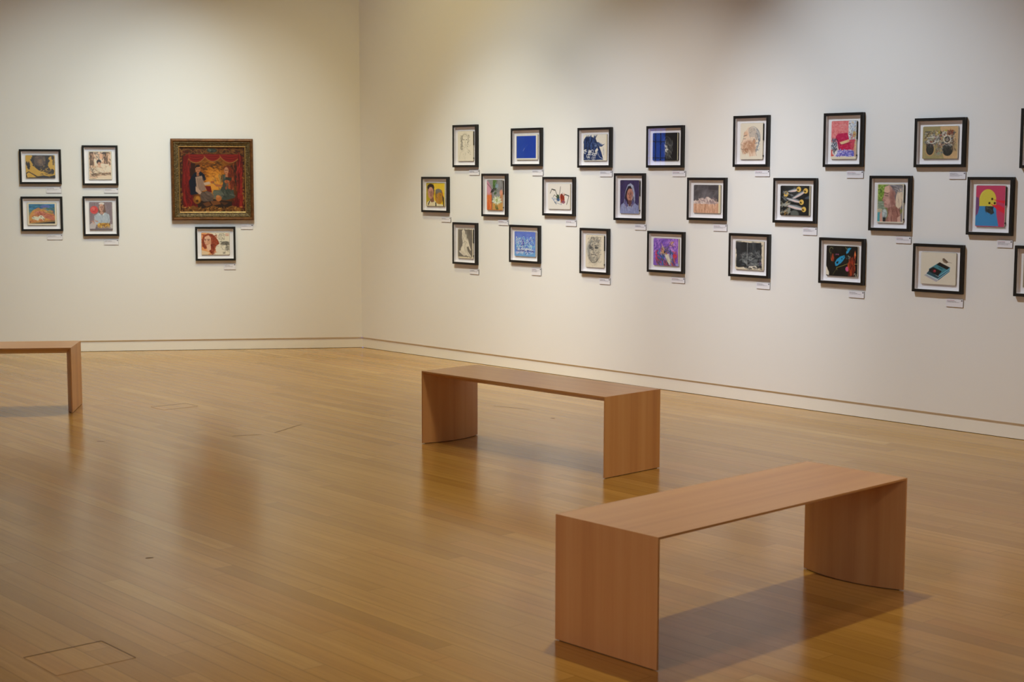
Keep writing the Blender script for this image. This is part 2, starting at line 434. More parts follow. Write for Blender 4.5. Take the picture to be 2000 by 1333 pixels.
# ------------------------------------------------------------------ the drawings (painted stroke by stroke on a small numpy canvas)
def hx(c):
    return np.array([int(c[i:i + 2], 16) / 255 for i in (0, 2, 4)])
class Cv:
    def __init__(s, w, h, bg, seed=1):
        s.w, s.h = w * 2, h * 2
        s.im = np.ones((s.h, s.w, 3)) * hx(bg)
        s.asp = h / w
        s.r = random.Random(seed); s.nr = np.random.RandomState(seed)
        s.X = (np.arange(s.w) + .5) / s.w; s.Y = (np.arange(s.h) + .5) / s.h
    def _put(s, sl, m, c, a):
        m = (m * a)[..., None]
        s.im[sl] = s.im[sl] * (1 - m) + hx(c) * m
    def _win(s, x0, y0, x1, y1):
        i0 = max(0, int(x0 * s.w) - 2); i1 = min(s.w, int(x1 * s.w) + 3); j0 = max(0, int(y0 * s.h) - 2); j1 = min(s.h, int(y1 * s.h) + 3)
        if i1 <= i0 or j1 <= j0: return None, None, None
        X, Y = np.meshgrid(s.X[i0:i1], s.Y[j0:j1])
        return (slice(j0, j1), slice(i0, i1)), X, Y
    def E(s, x, y, rx, ry, c, a=1., rot=0., soft=.0):
        R = max(rx, ry * s.asp, ry) * (1.2 + soft) + .02
        sl, X, Y = s._win(x - R, y - R / s.asp * 1.3, x + R, y + R / s.asp * 1.3)
        if sl is None: return
        dx = X - x; dy = (Y - y) * s.asp; t = math.radians(rot)
        u = dx * math.cos(t) + dy * math.sin(t); v = -dx * math.sin(t) + dy * math.cos(t)
        d = np.hypot(u / rx, v / (ry * s.asp))
        k = max(soft, 1.2 / (min(rx, ry) * s.w))
        s._put(sl, np.clip((1 - d) / k + .5, 0, 1), c, a)
    def P(s, pts, c, a=1.):
        xs = [p[0] for p in pts]; ys = [p[1] for p in pts]
        sl, X, Y = s._win(min(xs), min(ys), max(xs), max(ys))
        if sl is None: return
        m = np.zeros(X.shape, bool); n = len(pts)
        for i in range(n):
            x1, y1 = pts[i]; x2, y2 = pts[(i + 1) % n]
            if y1 == y2: continue
            m ^= ((Y < y1) != (Y < y2)) & (X < (x2 - x1) * (Y - y1) / (y2 - y1) + x1)
        s._put(sl, m.astype(float), c, a)
    def B(s, x0, y0, x1, y1, c, a=1.): s.P([(x0, y0), (x1, y0), (x1, y1), (x0, y1)], c, a)
    def L(s, pts, w, c, a=1.):
        for (x1, y1), (x2, y2) in zip(pts, pts[1:]):
            sl, X, Y = s._win(min(x1, x2) - w, min(y1, y2) - w, max(x1, x2) + w, max(y1, y2) + w)
            if sl is None: continue
            dx, dy = x2 - x1, (y2 - y1) * s.asp; l2 = dx * dx + dy * dy + 1e-9
            px, py = X - x1, (Y - y1) * s.asp
            t = np.clip((px * dx + py * dy) / l2, 0, 1)
            d = np.hypot(px - t * dx, py - t * dy)
            s._put(sl, np.clip((w / 2 - d) * s.w + .5, 0, 1), c, a)
    def A(s, x, y, rx, ry, a0, a1, w, c, a=1., n=14):
        s.L([(x + rx * math.cos(math.radians(a0 + (a1 - a0) * i / n)), y + ry * math.sin(math.radians(a0 + (a1 - a0) * i / n))) for i in range(n + 1)], w, c, a)
    def SC(s, n, x0, y0, x1, y1, cols, ln, w, ang=0., spread=180., a=.8):
        """loose strokes"""
        r = s.r
        for _ in range(n):
            x, y = r.uniform(x0, x1), r.uniform(y0, y1); t = math.radians(ang + r.uniform(-spread, spread)); l = ln * r.uniform(.4, 1.2) / 2
            dx, dy = math.cos(t) * l, math.sin(t) * l / s.asp
            b = r.uniform(-.3, .3) * l
            s.L([(x - dx, y - dy), (x + b * math.sin(t), y - b * math.cos(t)), (x + dx, y + dy)], w * r.uniform(.6, 1.4), r.choice(cols), a * r.uniform(.6, 1))
    def BL(s, n, x0, y0, x1, y1, cols, r0, r1, a=1., soft=0.):
        r = s.r
        for _ in range(n):
            q = r.uniform(r0, r1)
            s.E(r.uniform(x0, x1), r.uniform(y0, y1), q, q * r.uniform(.4, 1.), r.choice(cols), a * r.uniform(.6, 1), r.uniform(0, 180), soft)
    def JG(s, x, y, rx, ry, c, a=1., n=22, jag=.35, rot=0):
        """jagged blot"""
        pts = []
        for i in range(n):
            t = 2 * math.pi * i / n + rot; k = 1 - s.r.uniform(0, jag)
            pts.append((x + rx * k * math.cos(t), y + ry * k * math.sin(t)))
        s.P(pts, c, a)
    def NZ(s, amt, cell=2):
        n = s.nr.rand(s.h // cell + 1, s.w // cell + 1)
        n = np.kron(n, np.ones((cell, cell)))[:s.h, :s.w]
        s.im = s.im * (1 + (n - .5)[..., None] * 2 * amt)
    def border(s, t, c, sides='lrtb'):
        tx, ty = t, t / s.asp
        if 'l' in sides: s.B(0, 0, tx, 1, c)
        if 'r' in sides: s.B(1 - tx, 0, 1.01, 1, c)
        if 't' in sides: s.B(0, 0, 1.01, ty, c)
        if 'b' in sides: s.B(0, 1 - ty, 1.01, 1.01, c)
    def final(s):
        i = np.clip(s.im, 0, 1)
        return i.reshape(s.h // 2, 2, s.w // 2, 2, 3).mean((1, 3))
PT = (84, 106); LS = (106, 86)
CREAM = 'e8e0d1'

def face(c, x, y, rx, ry, skin, dark, a=1., turn=0.):
    """small painted face: head, cheek shade, brows, eyes, nose, mouth"""
    c.E(x, y, rx, ry, skin, a)
    c.E(x + rx * .35, y + ry * .15, rx * .6, ry * .75, dark, .3 * a, 0, .5)
    for sx in (-1, 1):
        ex = x + sx * rx * .4 + turn * rx
        c.L([(ex - rx * .22, y - ry * .22), (ex + rx * .22, y - ry * .24)], rx * .12, dark, .8 * a)
        c.E(ex, y - ry * .06, rx * .17, ry * .07, dark, .9 * a)
    c.L([(x + turn * rx, y - ry * .1), (x + turn * rx * 1.3 - rx * .06, y + ry * .25), (x + turn * rx + rx * .1, y + ry * .27)], rx * .1, dark, .6 * a)
    c.L([(x - rx * .24 + turn * rx, y + ry * .5), (x + rx * .24 + turn * rx, y + ry * .5)], rx * .15, dark, .75 * a)

def art_F1():
    c = Cv(*PT, CREAM, 1); k = '6b665c'
    c.A(.47, .36, .2, .26, 160, 380, .012, k, .8); c.A(.45, .3, .2, .2, 190, 350, .01, k, .6)
    c.L([(.28, .3), (.29, .45), (.36, .52), (.46, .55), (.55, .5), (.62, .4), (.66, .28)], .012, k, .7)
    for x in (.23, .3):
        for i in range(9):
            y = .15 + i * .055
            c.E(x - .03 * (i % 2), y + .02, .035, .022, k, .65, 30); 
    c.SC(26, .17, .15, .33, .65, [k, '3f3b34'], .07, .014, 80, 40, .8)
    for i in range(7): c.E(.72 - .015 * i + .02 * (i % 2), .15 + .06 * i, .03, .022, k, .6, -30)
    c.SC(22, .62, .12, .8, .55, [k, '4a463e'], .06, .012, 110, 45, .7)
    for x in (.4, .57): c.E(x, .29, .05, .013, '4a463e', .8)
    c.L([(.49, .3), (.48, .4), (.53, .41)], .012, k, .8); c.L([(.44, .46), (.55, .46)], .014, k, .8)
    c.L([(.42, .56), (.38, .66), (.2, .7), (.13, .82), (.12, .95)], .011, k, .6); c.L([(.56, .54), (.66, .62), (.8, .68)], .012, k, .7)
    for i in range(9): c.A(.47, .2 + .008 * i, .2 - .012 * i, .16 - .01 * i, 185 + 6 * i, 350 - 5 * i, .008, '8d877a', .6)
    c.SC(16, .6, .6, .85, .78, [k], .07, .012, 40, 50, .7); c.SC(18, .3, .72, .6, .96, ['8d877a'], .1, .01, 95, 40, .6)
    c.SC(14, .3, .3, .6, .52, ['a39c8e'], .05, .01, 60, 50, .5); c.NZ(.02); return c
def art_F2():
    c = Cv(*LS, '17389a', 2)
    c.B(0, 0, .38, 1, '24459f', .55); c.NZ(.05, 3); c.SC(160, 0, .05, 1, 1, ['1c3fa6', '14328c', '2748a8'], .12, .02, 0, 180, .35)  # lighter left part is a glass reflection painted into the picture
    c.L([(.55, .38), (.42, .52)], .007, '7a87b8', .7); c.L([(.4, .54), (.33, .64)], .016, '8c90b4', .8)
    c.border(.022, '9c968f', 'lr'); c.B(0, 0, 1, .055, 'e4dfd8'); c.B(0, .935, 1, 1.01, 'ebe7df'); c.B(.93, 0, 1.01, 1, 'e8e2d6'); return c
def art_F3():
    c = Cv(*LS, 'ddd6cc', 3); n = '1b2c57'
    c.P([(.02, .3), (.1, .14), (.25, .08), (.4, .1), (.52, .2), (.62, .32), (.7, .5), (.78, .68), (.86, .95), (.55, .97), (.02, .97)], n)
    c.SC(90, .05, .12, .55, .6, ['2c4478', '142347', '3d568c', '111b38'], .2, .03, 100, 40, .7)
    c.P([(.52, .28), (.66, .3), (.8, .4), (.93, .36), (.8, .46), (.66, .45)], '2a3a63'); c.SC(20, .5, .3, .8, .45, ['5b6d94', '1a2748', '8593b0'], .14, .016, 15, 25, .8)
    c.P([(.5, .62), (.6, .5), (.66, .62), (.7, .85), (.6, .8)], 'd9d3cb'); c.P([(.58, .66), (.68, .55), (.78, .75), (.86, .96), (.62, .96)], '1d3160')
    for i in range(22):
        x, y = c.r.uniform(.03, .55), c.r.uniform(.6, .95); q = c.r.uniform(.03, .06)
        c.A(x, y, q, q * 1.2, c.r.uniform(0, 180), c.r.uniform(250, 400), .014, 'd8d6d6', .95)
    c.SC(40, .02, .62, .55, .98, ['121a33', 'c9c9cf', '46577f'], .07, .012, 90, 90, .8)
    c.L([(.6, .65), (.7, .85), (.85, .93)], .012, 'cfcfd4'); c.A(.87, .68, .02, .1, 0, 360, .009, '5d6a8c', .8); c.L([(.86, .5), (.87, .6)], .012, '5d6a8c', .8)
    c.B(.965, 0, 1.01, 1, 'd8ccb4'); c.NZ(.03); return c
def art_F4():
    c = Cv(*LS, '15161a', 4)
    c.E(.62, .5, .17, .32, '2b2d31', .9, 0, .3); c.A(.56, .42, .17, .28, 200, 400, .012, '6a6d70', .6)
    c.SC(70, .45, .3, .78, .9, ['8b8d8c', '5a5d5f', 'a5a6a2', '3a3d40'], .16, .014, 75, 35, .55)
    c.SC(20, .5, .45, .6, .7, ['d0d0c8'], .06, .02, 60, 30, .7); c.B(.97, 0, .99, 1, 'c9c4a4'); c.NZ(.05); return c
def art_F5():
    c = Cv(*PT, 'eae0d0', 5); s1, s2, k = 'c9a187', 'a0765d', '4a4340'
    c.P([(.36, .12), (.2, .24), (.17, .36), (.1, .5), (.02, .58), (.06, .64), (.05, .72), (.1, .78), (.13, .84), (.3, .82), (.42, .78), (.4, .92), (.7, .9), (.72, .6), (.8, .4), (.7, .2), (.52, .1)], 'dcc4b0')
    c.E(.35, .62, .25, .14, s2, .75, -20, .6); c.E(.25, .76, .14, .07, '8a6550', .8, 0, .6); c.E(.55, .68, .14, .14, s2, .7, 0, .7); c.E(.25, .3, .1, .07, s1, .8, 0, .6)
    c.SC(60, .1, .5, .55, .85, [s1, s2, 'b98b6e', 'e3cdb9'], .12, .02, 60, 60, .5); c.SC(24, .4, .75, .62, .9, ['b08c76', 'd6bba6'], .14, .016, 95, 15, .6)
    c.E(.62, .52, .06, .075, 'b48a70'); c.A(.62, .51, .055, .07, 180, 420, .014, k, .7)
    for i in range(8):
        c.A(.56, .42, .12 + .03 * i, .06 + .035 * i, 205 + 4 * i, 372, .02, 'cfc8c2', .9); c.A(.56, .425, .125 + .03 * i, .075 + .035 * i, 205 + 4 * i, 372, .011, '4c484a', .85)
    c.SC(70, .42, .14, .85, .46, ['55504e', 'a6a3a2', '7c7874'], .025, .011, 60, 90, .7)
    for i in range(3): c.A(.56, .42 + .05 * i, .3 - .02 * i, .3, -55, 62, .022, '6f7684', .8)
    c.SC(40, .7, .35, .88, .8, ['5d6470', '3b3f4a', 'aab0ba'], .05, .016, 110, 30, .8)
    c.L([(.66, .66), (.69, .8), (.74, .9)], .016, '8a7466', .8)
    c.L([(.15, .36), (.28, .33)], .022, k, .8); c.L([(.14, .43), (.24, .43)], .018, k, .75); c.L([(.04, .59), (.1, .6)], .014, k, .8); c.L([(.04, .7), (.13, .73)], .016, k, .8)
    c.L([(.2, .24), (.17, .36), (.1, .5), (.02, .58), (.06, .64), (.05, .72), (.1, .8), (.12, .85), (.28, .84)], .012, '7d5a48', .7)
    c.NZ(.02); return c
def art_F6():
    c = Cv(*PT, 'dfd6d2', 6)
    c.B(0, 0, .68, .55, 'd4777a'); c.SC(260, .01, .01, .67, .5, ['c9656b', 'e08f8f', 'dba0a0', 'b9545c', 'e59a98'], .07, .014, 10, 60, .8)
    c.B(.7, 0, 1, .55, 'b7bfd0'); c.SC(170, .7, .0, 1, .5, ['8e9dc4', 'dfe3ea', '9aa58f', 'c9a56a', '5f6f8f', 'eeeef0'], .06, .016, 90, 90, .8)
    c.B(.71, .03, .8, .45, 'e1e0e2', .8); c.SC(18, .72, .04, .8, .44, ['2a2f38', '4a5468'], .05, .014, 70, 60, .9)
    c.E(.92, .36, .07, .08, 'b1924c', .8); c.B(.82, .5, 1, .85, 'c79a6a', .8); c.SC(60, .8, .45, 1, .9, ['b57e58', 'd9b48a', '7b8cc0', 'c66a5c'], .07, .02, 60, 60, .8)
    c.P([(.18, .42), (.26, .34), (.64, .31), (.72, .48), (.7, .56), (.95, .5), (.9, .75), (.32, .77), (.26, .6)], 'b21f4d')
    c.P([(.34, .56), (.72, .48), (.78, .54), (.42, .62)], 'e0bf94'); c.P([(.36, .63), (.78, .58), (.82, .7), (.4, .74)], 'b51c46'); c.P([(.72, .5), (.94, .49), (.92, .76), (.8, .76)], 'b84656')
    c.L([(.2, .42), (.3, .57), (.34, .77)], .02, '7d1734'); c.L([(.36, .63), (.8, .57)], .018, '7a1a36'); c.SC(60, .2, .33, .95, .76, ['c93560', '9a1840', 'd65e7e', '8d1c3c'], .1, .016, 0, 60, .6)
    c.B(.2, .78, 1, .92, '6c66b4'); c.SC(170, .2, .76, 1, .93, ['4a4fae', '8e8ad0', 'dcd8ea', '6a4c9a', 'a598cc', '3c48b8'], .08, .018, 30, 90, .85)
    c.P([(0, .74), (.14, .76), (.2, .88), (.1, .92), (0, .93)], 'c65a50'); c.E(.16, .82, .1, .08, 'e2dfe0')
    c.SC(75, .0, .48, .25, .76, ['262c40', '3b4763', '1c2230', 'a9b2c4'], .1, .018, 90, 60, .9); c.SC(12, .1, .7, .2, .84, ['2a2b34'], .1, .014, 90, 20, .9)
    c.B(.0, .94, 1.01, 1.01, 'e2d6c0'); c.P([(.9, .7), (1, .7), (1, .94), (.93, .94)], 'caa27a', .8); c.NZ(.03); return c
def art_F7():
    c = Cv(*LS, '93875f', 7)
    c.P([(.5, 0), (1, 0), (1, 1), (.62, 1), (.52, .6)], 'bd9c72'); c.BL(30, 0, 0, 1, 1, ['8f8960', 'b09468', 'c8a57c', '878258'], .05, .14, .3, .6)
    c.E(.22, .72, .135, .2, 'b08e62'); c.E(.22, .7, .11, .18, '2c2b28'); c.E(.72, .72, .15, .19, '2b2d2a'); c.E(.72, .66, .1, .1, '4a4a44', .8, 0, .5); c.E(.22, .68, .06, .1, '47453e', .8, 0, .5)
    for x in (.22, .72): face(c, x, .71, .075, .12, '3e3c37', '191816', .8)
    c.E(.46, .83, .09, .08, '7e8a76'); c.A(.46, .83, .07, .06, 0, 360, .016, 'a8826c')
    cols = ['2b2a2c', '4a4a50', '7a7a7c', 'a8a6a0', '8a4038', '3c4a52', 'c4bcae', '5a4a3c', '1d1c1e']
    c.SC(420, .07, .16, .9, .6, cols, .08, .014, 0, 180, .85)
    c.BL(60, .08, .16, .9, .58, cols, .012, .035, .9)
    for i in range(26):
        x, y = c.r.uniform(.1, .88), c.r.uniform(.18, .58); q = c.r.uniform(.02, .06); c.A(x, y, q, q * 1.2, 0, 360, .011, c.r.choice(['c9c4ba', '1e1e20', '8c8a86', 'b6a05a']), .85)
    c.A(.7, .4, .1, .12, 0, 360, .02, 'cfc9bc'); c.A(.7, .4, .06, .075, 0, 360, .016, '2a2a2c'); c.A(.26, .42, .12, .1, 20, 170, .022, 'cac6be')
    c.L([(.12, .34), (.45, .33)], .014, 'd2cec6'); c.E(.47, .19, .035, .04, 'b9a44e'); c.E(.47, .19, .012, .015, '3a3320'); c.E(.66, .13, .03, .03, 'a8a048'); c.SC(30, .7, .12, .86, .26, ['7c3a2c', '96603a', '4a2a22'], .06, .018, 0, 180, .9)
    c.SC(60, .4, .5, .6, .82, ['8a5a4c', '5a6a70', 'b09078', '3a3a3c'], .07, .014, 90, 90, .8); c.SC(30, .84, .4, .94, .75, ['5a4638', '7a6a58'], .08, .016, 90, 40, .8)
    c.NZ(.06); return c
def art_F8():
    c = Cv(*PT, 'e2dac8', 8); c.SC(60, .2, .2, .8, .8, ['8c867a', '6a655b'], .12, .01, 0, 180, .6); return c
def art_F9():
    c = Cv(*LS, 'ae9a2c', 9); c.B(.42, 0, 1, 1, 'd9b91f'); c.E(.85, .2, .2, .3, 'dfc02a', .6, 0, .6)  # duller left part is the veil of a glass reflection, painted in
    c.P([(.02, 1), (.06, .82), (.2, .74), (.45, .74), (.6, .88), (.95, .92), (1, 1)], 'ddd3b4'); c.P([(.24, .6), (.4, .6), (.44, .8), (.3, .83), (.2, .76)], '7d5847')
    c.E(.25, .2, .19, .16, '2c211f'); c.P([(.07, .2), (.1, .5), (.16, .62), (.16, .25)], '33241f'); c.P([(.34, .2), (.45, .3), (.42, .6), (.4, .4)], '33241f')
    c.E(.25, .42, .155, .26, 'b78472'); c.P([(.1, .3), (.14, .14), (.25, .09), (.38, .14), (.42, .32), (.3, .18), (.2, .18)], '2a1f1d')
    face(c, .25, .43, .13, .22, 'bb8876', '5b3a33', .9)
    c.E(.7, .58, .22, .32, 'a87a30'); c.P([(.48, .5), (.52, .3), (.66, .24), (.82, .3), (.9, .5), (.84, .42), (.68, .4), (.55, .5)], '5f5a52'); c.E(.66, .33, .16, .08, '6a655e')
    c.P([(.48, .5), (.52, .44), (.6, .5), (.56, .62)], '8a6a34'); c.L([(.55, .6), (.62, .64)], .016, '4a3a20'); c.L([(.74, .5), (.8, .52)], .014, '4a3a20')
    c.L([(.84, .3), (.93, .6), (.97, .95)], .02, 'd8682c'); c.P([(.86, .5), (.96, .62), (.98, 1), (.92, 1)], '4a3a22')
    c.P([(.13, .97), (.1, .92), (.17, .76), (.21, .78)], '1d1a1a'); c.P([(.5, .82), (.55, .83), (.56, 1), (.5, 1)], '1d1a1a'); c.B(.96, 0, 1.01, 1, 'd8c478', .7)
    c.border(.012, '5a5338', 'tb'); c.NZ(.03); return c
def art_F10():
    c = Cv(*PT, '85858a', 10)
    c.P([(0, 0), (.16, .1), (.3, .3), (.3, .5), (0, .52)], 'b57f97'); c.P([(.0, .1), (.2, .3), (.28, .48), (.05, .48)], 'c590a6', .8)
    c.B(.38, 0, .62, .3, '4a6b3a'); c.SC(40, .38, 0, .62, .32, ['3c5c30', '6a8a4e', '2f4a2a'], .14, .03, 88, 12, .7)
    c.B(.62, 0, 1, .4, '77777c'); c.SC(30, .6, .0, 1, .4, ['8c8c90', '626266'], .2, .04, 90, 15, .6)
    c.B(0, .5, .32, 1, 'c8602f'); c.SC(60, 0, .48, .34, 1, ['d8703a', 'b85028', 'de8a50'], .25, .03, 88, 8, .8); c.B(.31, .4, .35, .98, '5d5850', .8)
    c.B(.35, .75, 1, 1, 'b98d50'); c.E(.9, .42, .1, .1, 'd08c74', .9, 0, .5); c.P([(.75, .6), (1, .4), (1, .8)], 'bd7a4c', .7)
    c.E(.63, .2, .1, .07, '7c90a4', 1, -40, .3); c.SC(10, .52, .1, .75, .28, ['566a80', 'a4b0bc'], .1, .02, -60, 20, .8)
    c.E(.4, .34, .16, .05, '2b2a2c', 1, -28); c.E(.51, .3, .06, .04, '3a3a3c'); c.SC(8, .34, .32, .48, .37, ['5c5c62'], .09, .012, -28, 15, .8); c.P([(.3, .37), (.2, .44), (.34, .4)], '232224'); c.L([(.02, .12), (.2, .22), (.33, .33)], .018, '33302f'); c.L([(.36, .38), (.34, .45)], .012, '2a2826')
    c.E(.53, .44, .09, .04, '43593f', 1, -20)
    for i in range(11):
        t = math.radians(i * 360 / 11 + 10); r_ = c.r.uniform(.85, 1.2)
        x, y = .64 + .3 * r_ * math.cos(t), .68 + .17 * r_ * math.sin(t); nx, ny = -.055 * math.sin(t), .045 * math.cos(t); mx, my = (.64 + x) / 2, (.68 + y) / 2
        c.P([(.64, .68), (mx + nx, my + ny), (x, y), (mx - nx, my - ny)], c.r.choice(['dfe2d2', 'c9d0ba', 'eceee4', 'b9c2a6'])); c.L([(.64, .68), (x, y)], .01, '93a078', .7)
    c.E(.62, .67, .06, .05, '8c9a5a'); c.SC(24, .45, .55, .85, .82, ['a4b08a', 'f0f0e6', '7c8c60'], .08, .014, 0, 180, .8); c.SC(14, .5, .86, .72, 1, ['4e6236', '3b4c2a'], .12, .03, 80, 30, .9)
    c.B(.0, .97, 1, 1.01, 'a86a3c'); c.NZ(.04); return c
def art_F11():
    c = Cv(*LS, 'e2dcd9', 11); k = '2a2a2a'
    c.L([(.38, .52), (.42, .46), (.33, .25), (.18, .22), (.1, .38)], .022, k); c.L([(.18, .22), (.3, .26)], .03, k); c.L([(.52, .46), (.57, .12)], .018, '34342c'); c.L([(.55, .3), (.57, .13)], .012, k)
    c.L([(.6, .5), (.66, .36)], .014, k); c.L([(.7, .5), (.78, .42), (.95, .48), (.85, .8)], .022, k); c.L([(.78, .42), (.95, .48)], .03, k); c.L([(.95, .48), (.84, .82)], .011, '5a4a3a')
    c.L([(.42, .55), (.3, .44), (.24, .52)], .016, k); c.L([(.45, .6), (.18, .56), (.3, .7)], .012, '3c5f94'); c.L([(.42, .64), (.24, .62), (.4, .8)], .011, '3c5f94'); c.L([(.5, .68), (.3, .72), (.62, .82), (.6, .76)], .01, '4a5a80')
    c.L([(.3, .72), (.37, .8)], .014, k)
    c.E(.46, .53, .065, .11, '35442f', 1, -20); c.SC(20, .4, .45, .53, .65, ['20261e', '56673e', '3a5a78'], .06, .014, 60, 60, .9); c.E(.47, .63, .07, .05, '35507e', .9)
    c.E(.65, .58, .095, .19, '8a3023', 1, -22); c.SC(46, .57, .42, .75, .74, ['b04a30', '5e1c16', '96382a', 'c0603a'], .08, .016, 70, 30, .9); c.E(.7, .72, .07, .06, '6d3a58', .9); c.P([(.58, .46), (.62, .38), (.66, .47)], '5c2a1c')
    c.SC(8, .66, .6, .75, .76, ['a88090'], .05, .012, 60, 30, .8); c.NZ(.015); return c
def art_F12():
    c = Cv(*PT, '33284f', 12); c.B(0, 0, 1, .3, '3a3058', .6); c.SC(120, 0, 0, 1, 1, ['2b2246', '41386a', '39305c', '241c3c'], .25, .05, 90, 20, .5)
    c.P([(.0, .97), (.06, .74), (.28, .64), (.72, .66), (.95, .76), (1, 1), (0, 1)], '7d83ab'); c.P([(.2, .7), (.28, .34), (.4, .14), (.55, .09), (.7, .17), (.78, .4), (.78, .66), (.62, .84), (.42, .8)], '8d93ad')
    c.P([(.24, .55), (.3, .34), (.42, .18), (.55, .17), (.66, .3), (.72, .55), (.64, .72), (.4, .72)], '2a1f33'); c.E(.52, .42, .175, .215, 'a46f60'); c.P([(.34, .34), (.4, .22), (.52, .19), (.63, .25), (.5, .27), (.4, .33), (.36, .48)], '241a26')
    face(c, .51, .43, .14, .18, 'ab7767', '4b2a30', .95, -.1); c.P([(.4, .6), (.62, .6), (.6, .78), (.46, .78)], '5a3a3e'); c.P([(.25, .56), (.34, .62), (.44, .78), (.36, .8), (.22, .7)], '4c4677'); c.P([(.62, .62), (.74, .58), (.76, .7), (.58, .82)], '4a4572')
    c.SC(40, .1, .7, .95, .98, ['a3a9c6', '5d618c', '8f95b8', '6f749e'], .16, .022, 80, 45, .6); c.SC(24, .6, .15, .76, .6, ['b5bac8', '6e7494'], .12, .02, 80, 25, .6); c.L([(.26, .72), (.36, .85)], .016, '7a4a40', .7); c.L([(.68, .7), (.62, .82)], .014, '8a5a48', .7)
    c.NZ(.05); return c
def art_F13():
    c = Cv(*LS, '4b474c', 13); c.SC(110, 0, 0, 1, .55, ['403d42', '57535a', '4a464e', '5f5b60'], .25, .05, 120, 50, .45); c.B(.55, .03, .9, .18, '3a353a', .7); c.E(.48, .38, .2, .2, '77737a', .5, 0, .8); c.L([(.72, .42), (.9, .2)], .012, '716d72', .6)
    c.B(0, .62, .93, 1, 'c1947c'); c.SC(90, 0, .64, .93, 1, ['b5866c', 'cfa78e', 'a87a62', 'd6b29c'], .22, .035, 90, 7, .6)
    for pts, col in (([(0, .64), (.08, .54), (.16, .58), (.24, .48), (.34, .46), (.42, .5), (.48, .42), (.56, .42), (.66, .5), (.8, .58), (.95, .6), (.95, .65), (.6, .68), (.3, .67), (0, .67)], 'b39c9a'),
                     ([(.2, .54), (.3, .46), (.38, .5), (.3, .6)], 'd2c0bc'), ([(.44, .5), (.54, .43), (.64, .5), (.56, .6), (.46, .6)], 'd4c3bf'), ([(.28, .6), (.36, .56), (.4, .66), (.3, .68)], 'dacbc6'), ([(.62, .52), (.78, .6), (.7, .66), (.58, .62)], '8f7c80')): c.P(pts, col)
    c.SC(50, .1, .46, .85, .66, ['8a7678', 'e0d2cd', 'a89092', '6f5e64'], .1, .02, 50, 60, .7); c.SC(8, .0, .58, .1, .65, ['ddd0cc'], .08, .02, 20, 20, .9)
    c.B(.93, 0, .99, 1, 'd6c9ab'); c.NZ(.03); return c
def art_F14():
    c = Cv(*LS, '191a1b', 14); c.BL(20, .1, .0, .8, .5, ['3a3d40', '2b2e30', '45484a'], .06, .16, .5, .5); c.E(.5, .95, .14, .13, '5c605c', .9, 10, .3); c.P([(.82, .4), (.98, .32), (.98, .44), (.84, .45)], '3b4450')
    def fish(x0, y0, x1, y1, wd):
        dx, dy = x1 - x0, y1 - y0; l = math.hypot(dx, dy); nx, ny = -dy / l * wd, dx / l * wd
        f = lambda t, k: (x0 + dx * t + nx * k, y0 + dy * t + ny * k)
        c.P([f(0, .2), f(.25, .8), f(.6, 1.), f(.9, .7), f(1, 0), f(.9, -.7), f(.6, -1), f(.25, -.6), f(0, -.2)], '8f9298')
        c.P([f(.1, .1), f(.3, .6), f(.65, .8), f(.95, .4), f(.9, 0), f(.5, .1)], 'c9bfbe'); c.L([f(.05, -.3), f(.5, -.7), f(.9, -.4)], .018, '5f666e'); c.L([f(.15, .3), f(.6, .5), f(.9, .3)], .014, 'd9a49a', .8); c.L([f(.1, 0), f(.9, -.1)], .01, 'e6e4e4', .7)
        c.P([f(.05, 0), f(-.14, .8), f(-.1, 0), f(-.14, -.8)], '6e6a5c')
        c.E(x1, y1, .075, .09, 'c9a24a'); c.A(x1, y1, .06, .075, -100, 100, .014, 'e0bf6a'); c.E(x1 - .02, y1 + .01, .03, .035, '14130f'); c.E(x1 + .01, y1 - .02, .03, .03, 'd4b057', .9)
    fish(.12, .36, .2, .28, .05); c.E(.2, .28, .075, .09, 'c9a24a'); c.E(.18, .26, .035, .04, '14130f')
    fish(.25, .2, .62, .12, .06); fish(.36, .46, .85, .17, .06); fish(.2, .42, .72, .55, .06); fish(.12, .62, .8, .79, .075)
    c.SC(26, .0, .5, .3, .95, ['8a8c84', '5c5e58', 'b0aca0', '8c6a34'], .12, .03, -40, 40, .8); c.E(.3, .82, .05, .09, '7a7c74', 1, 20); c.E(.16, .66, .08, .04, '8c908c', .9, 15)
    c.SC(20, .1, .2, .4, .5, ['6a7078', 'a8acb0'], .12, .02, 30, 30, .7); c.B(.965, 0, .99, 1, 'cfc4a4', .8); c.NZ(.05); return c
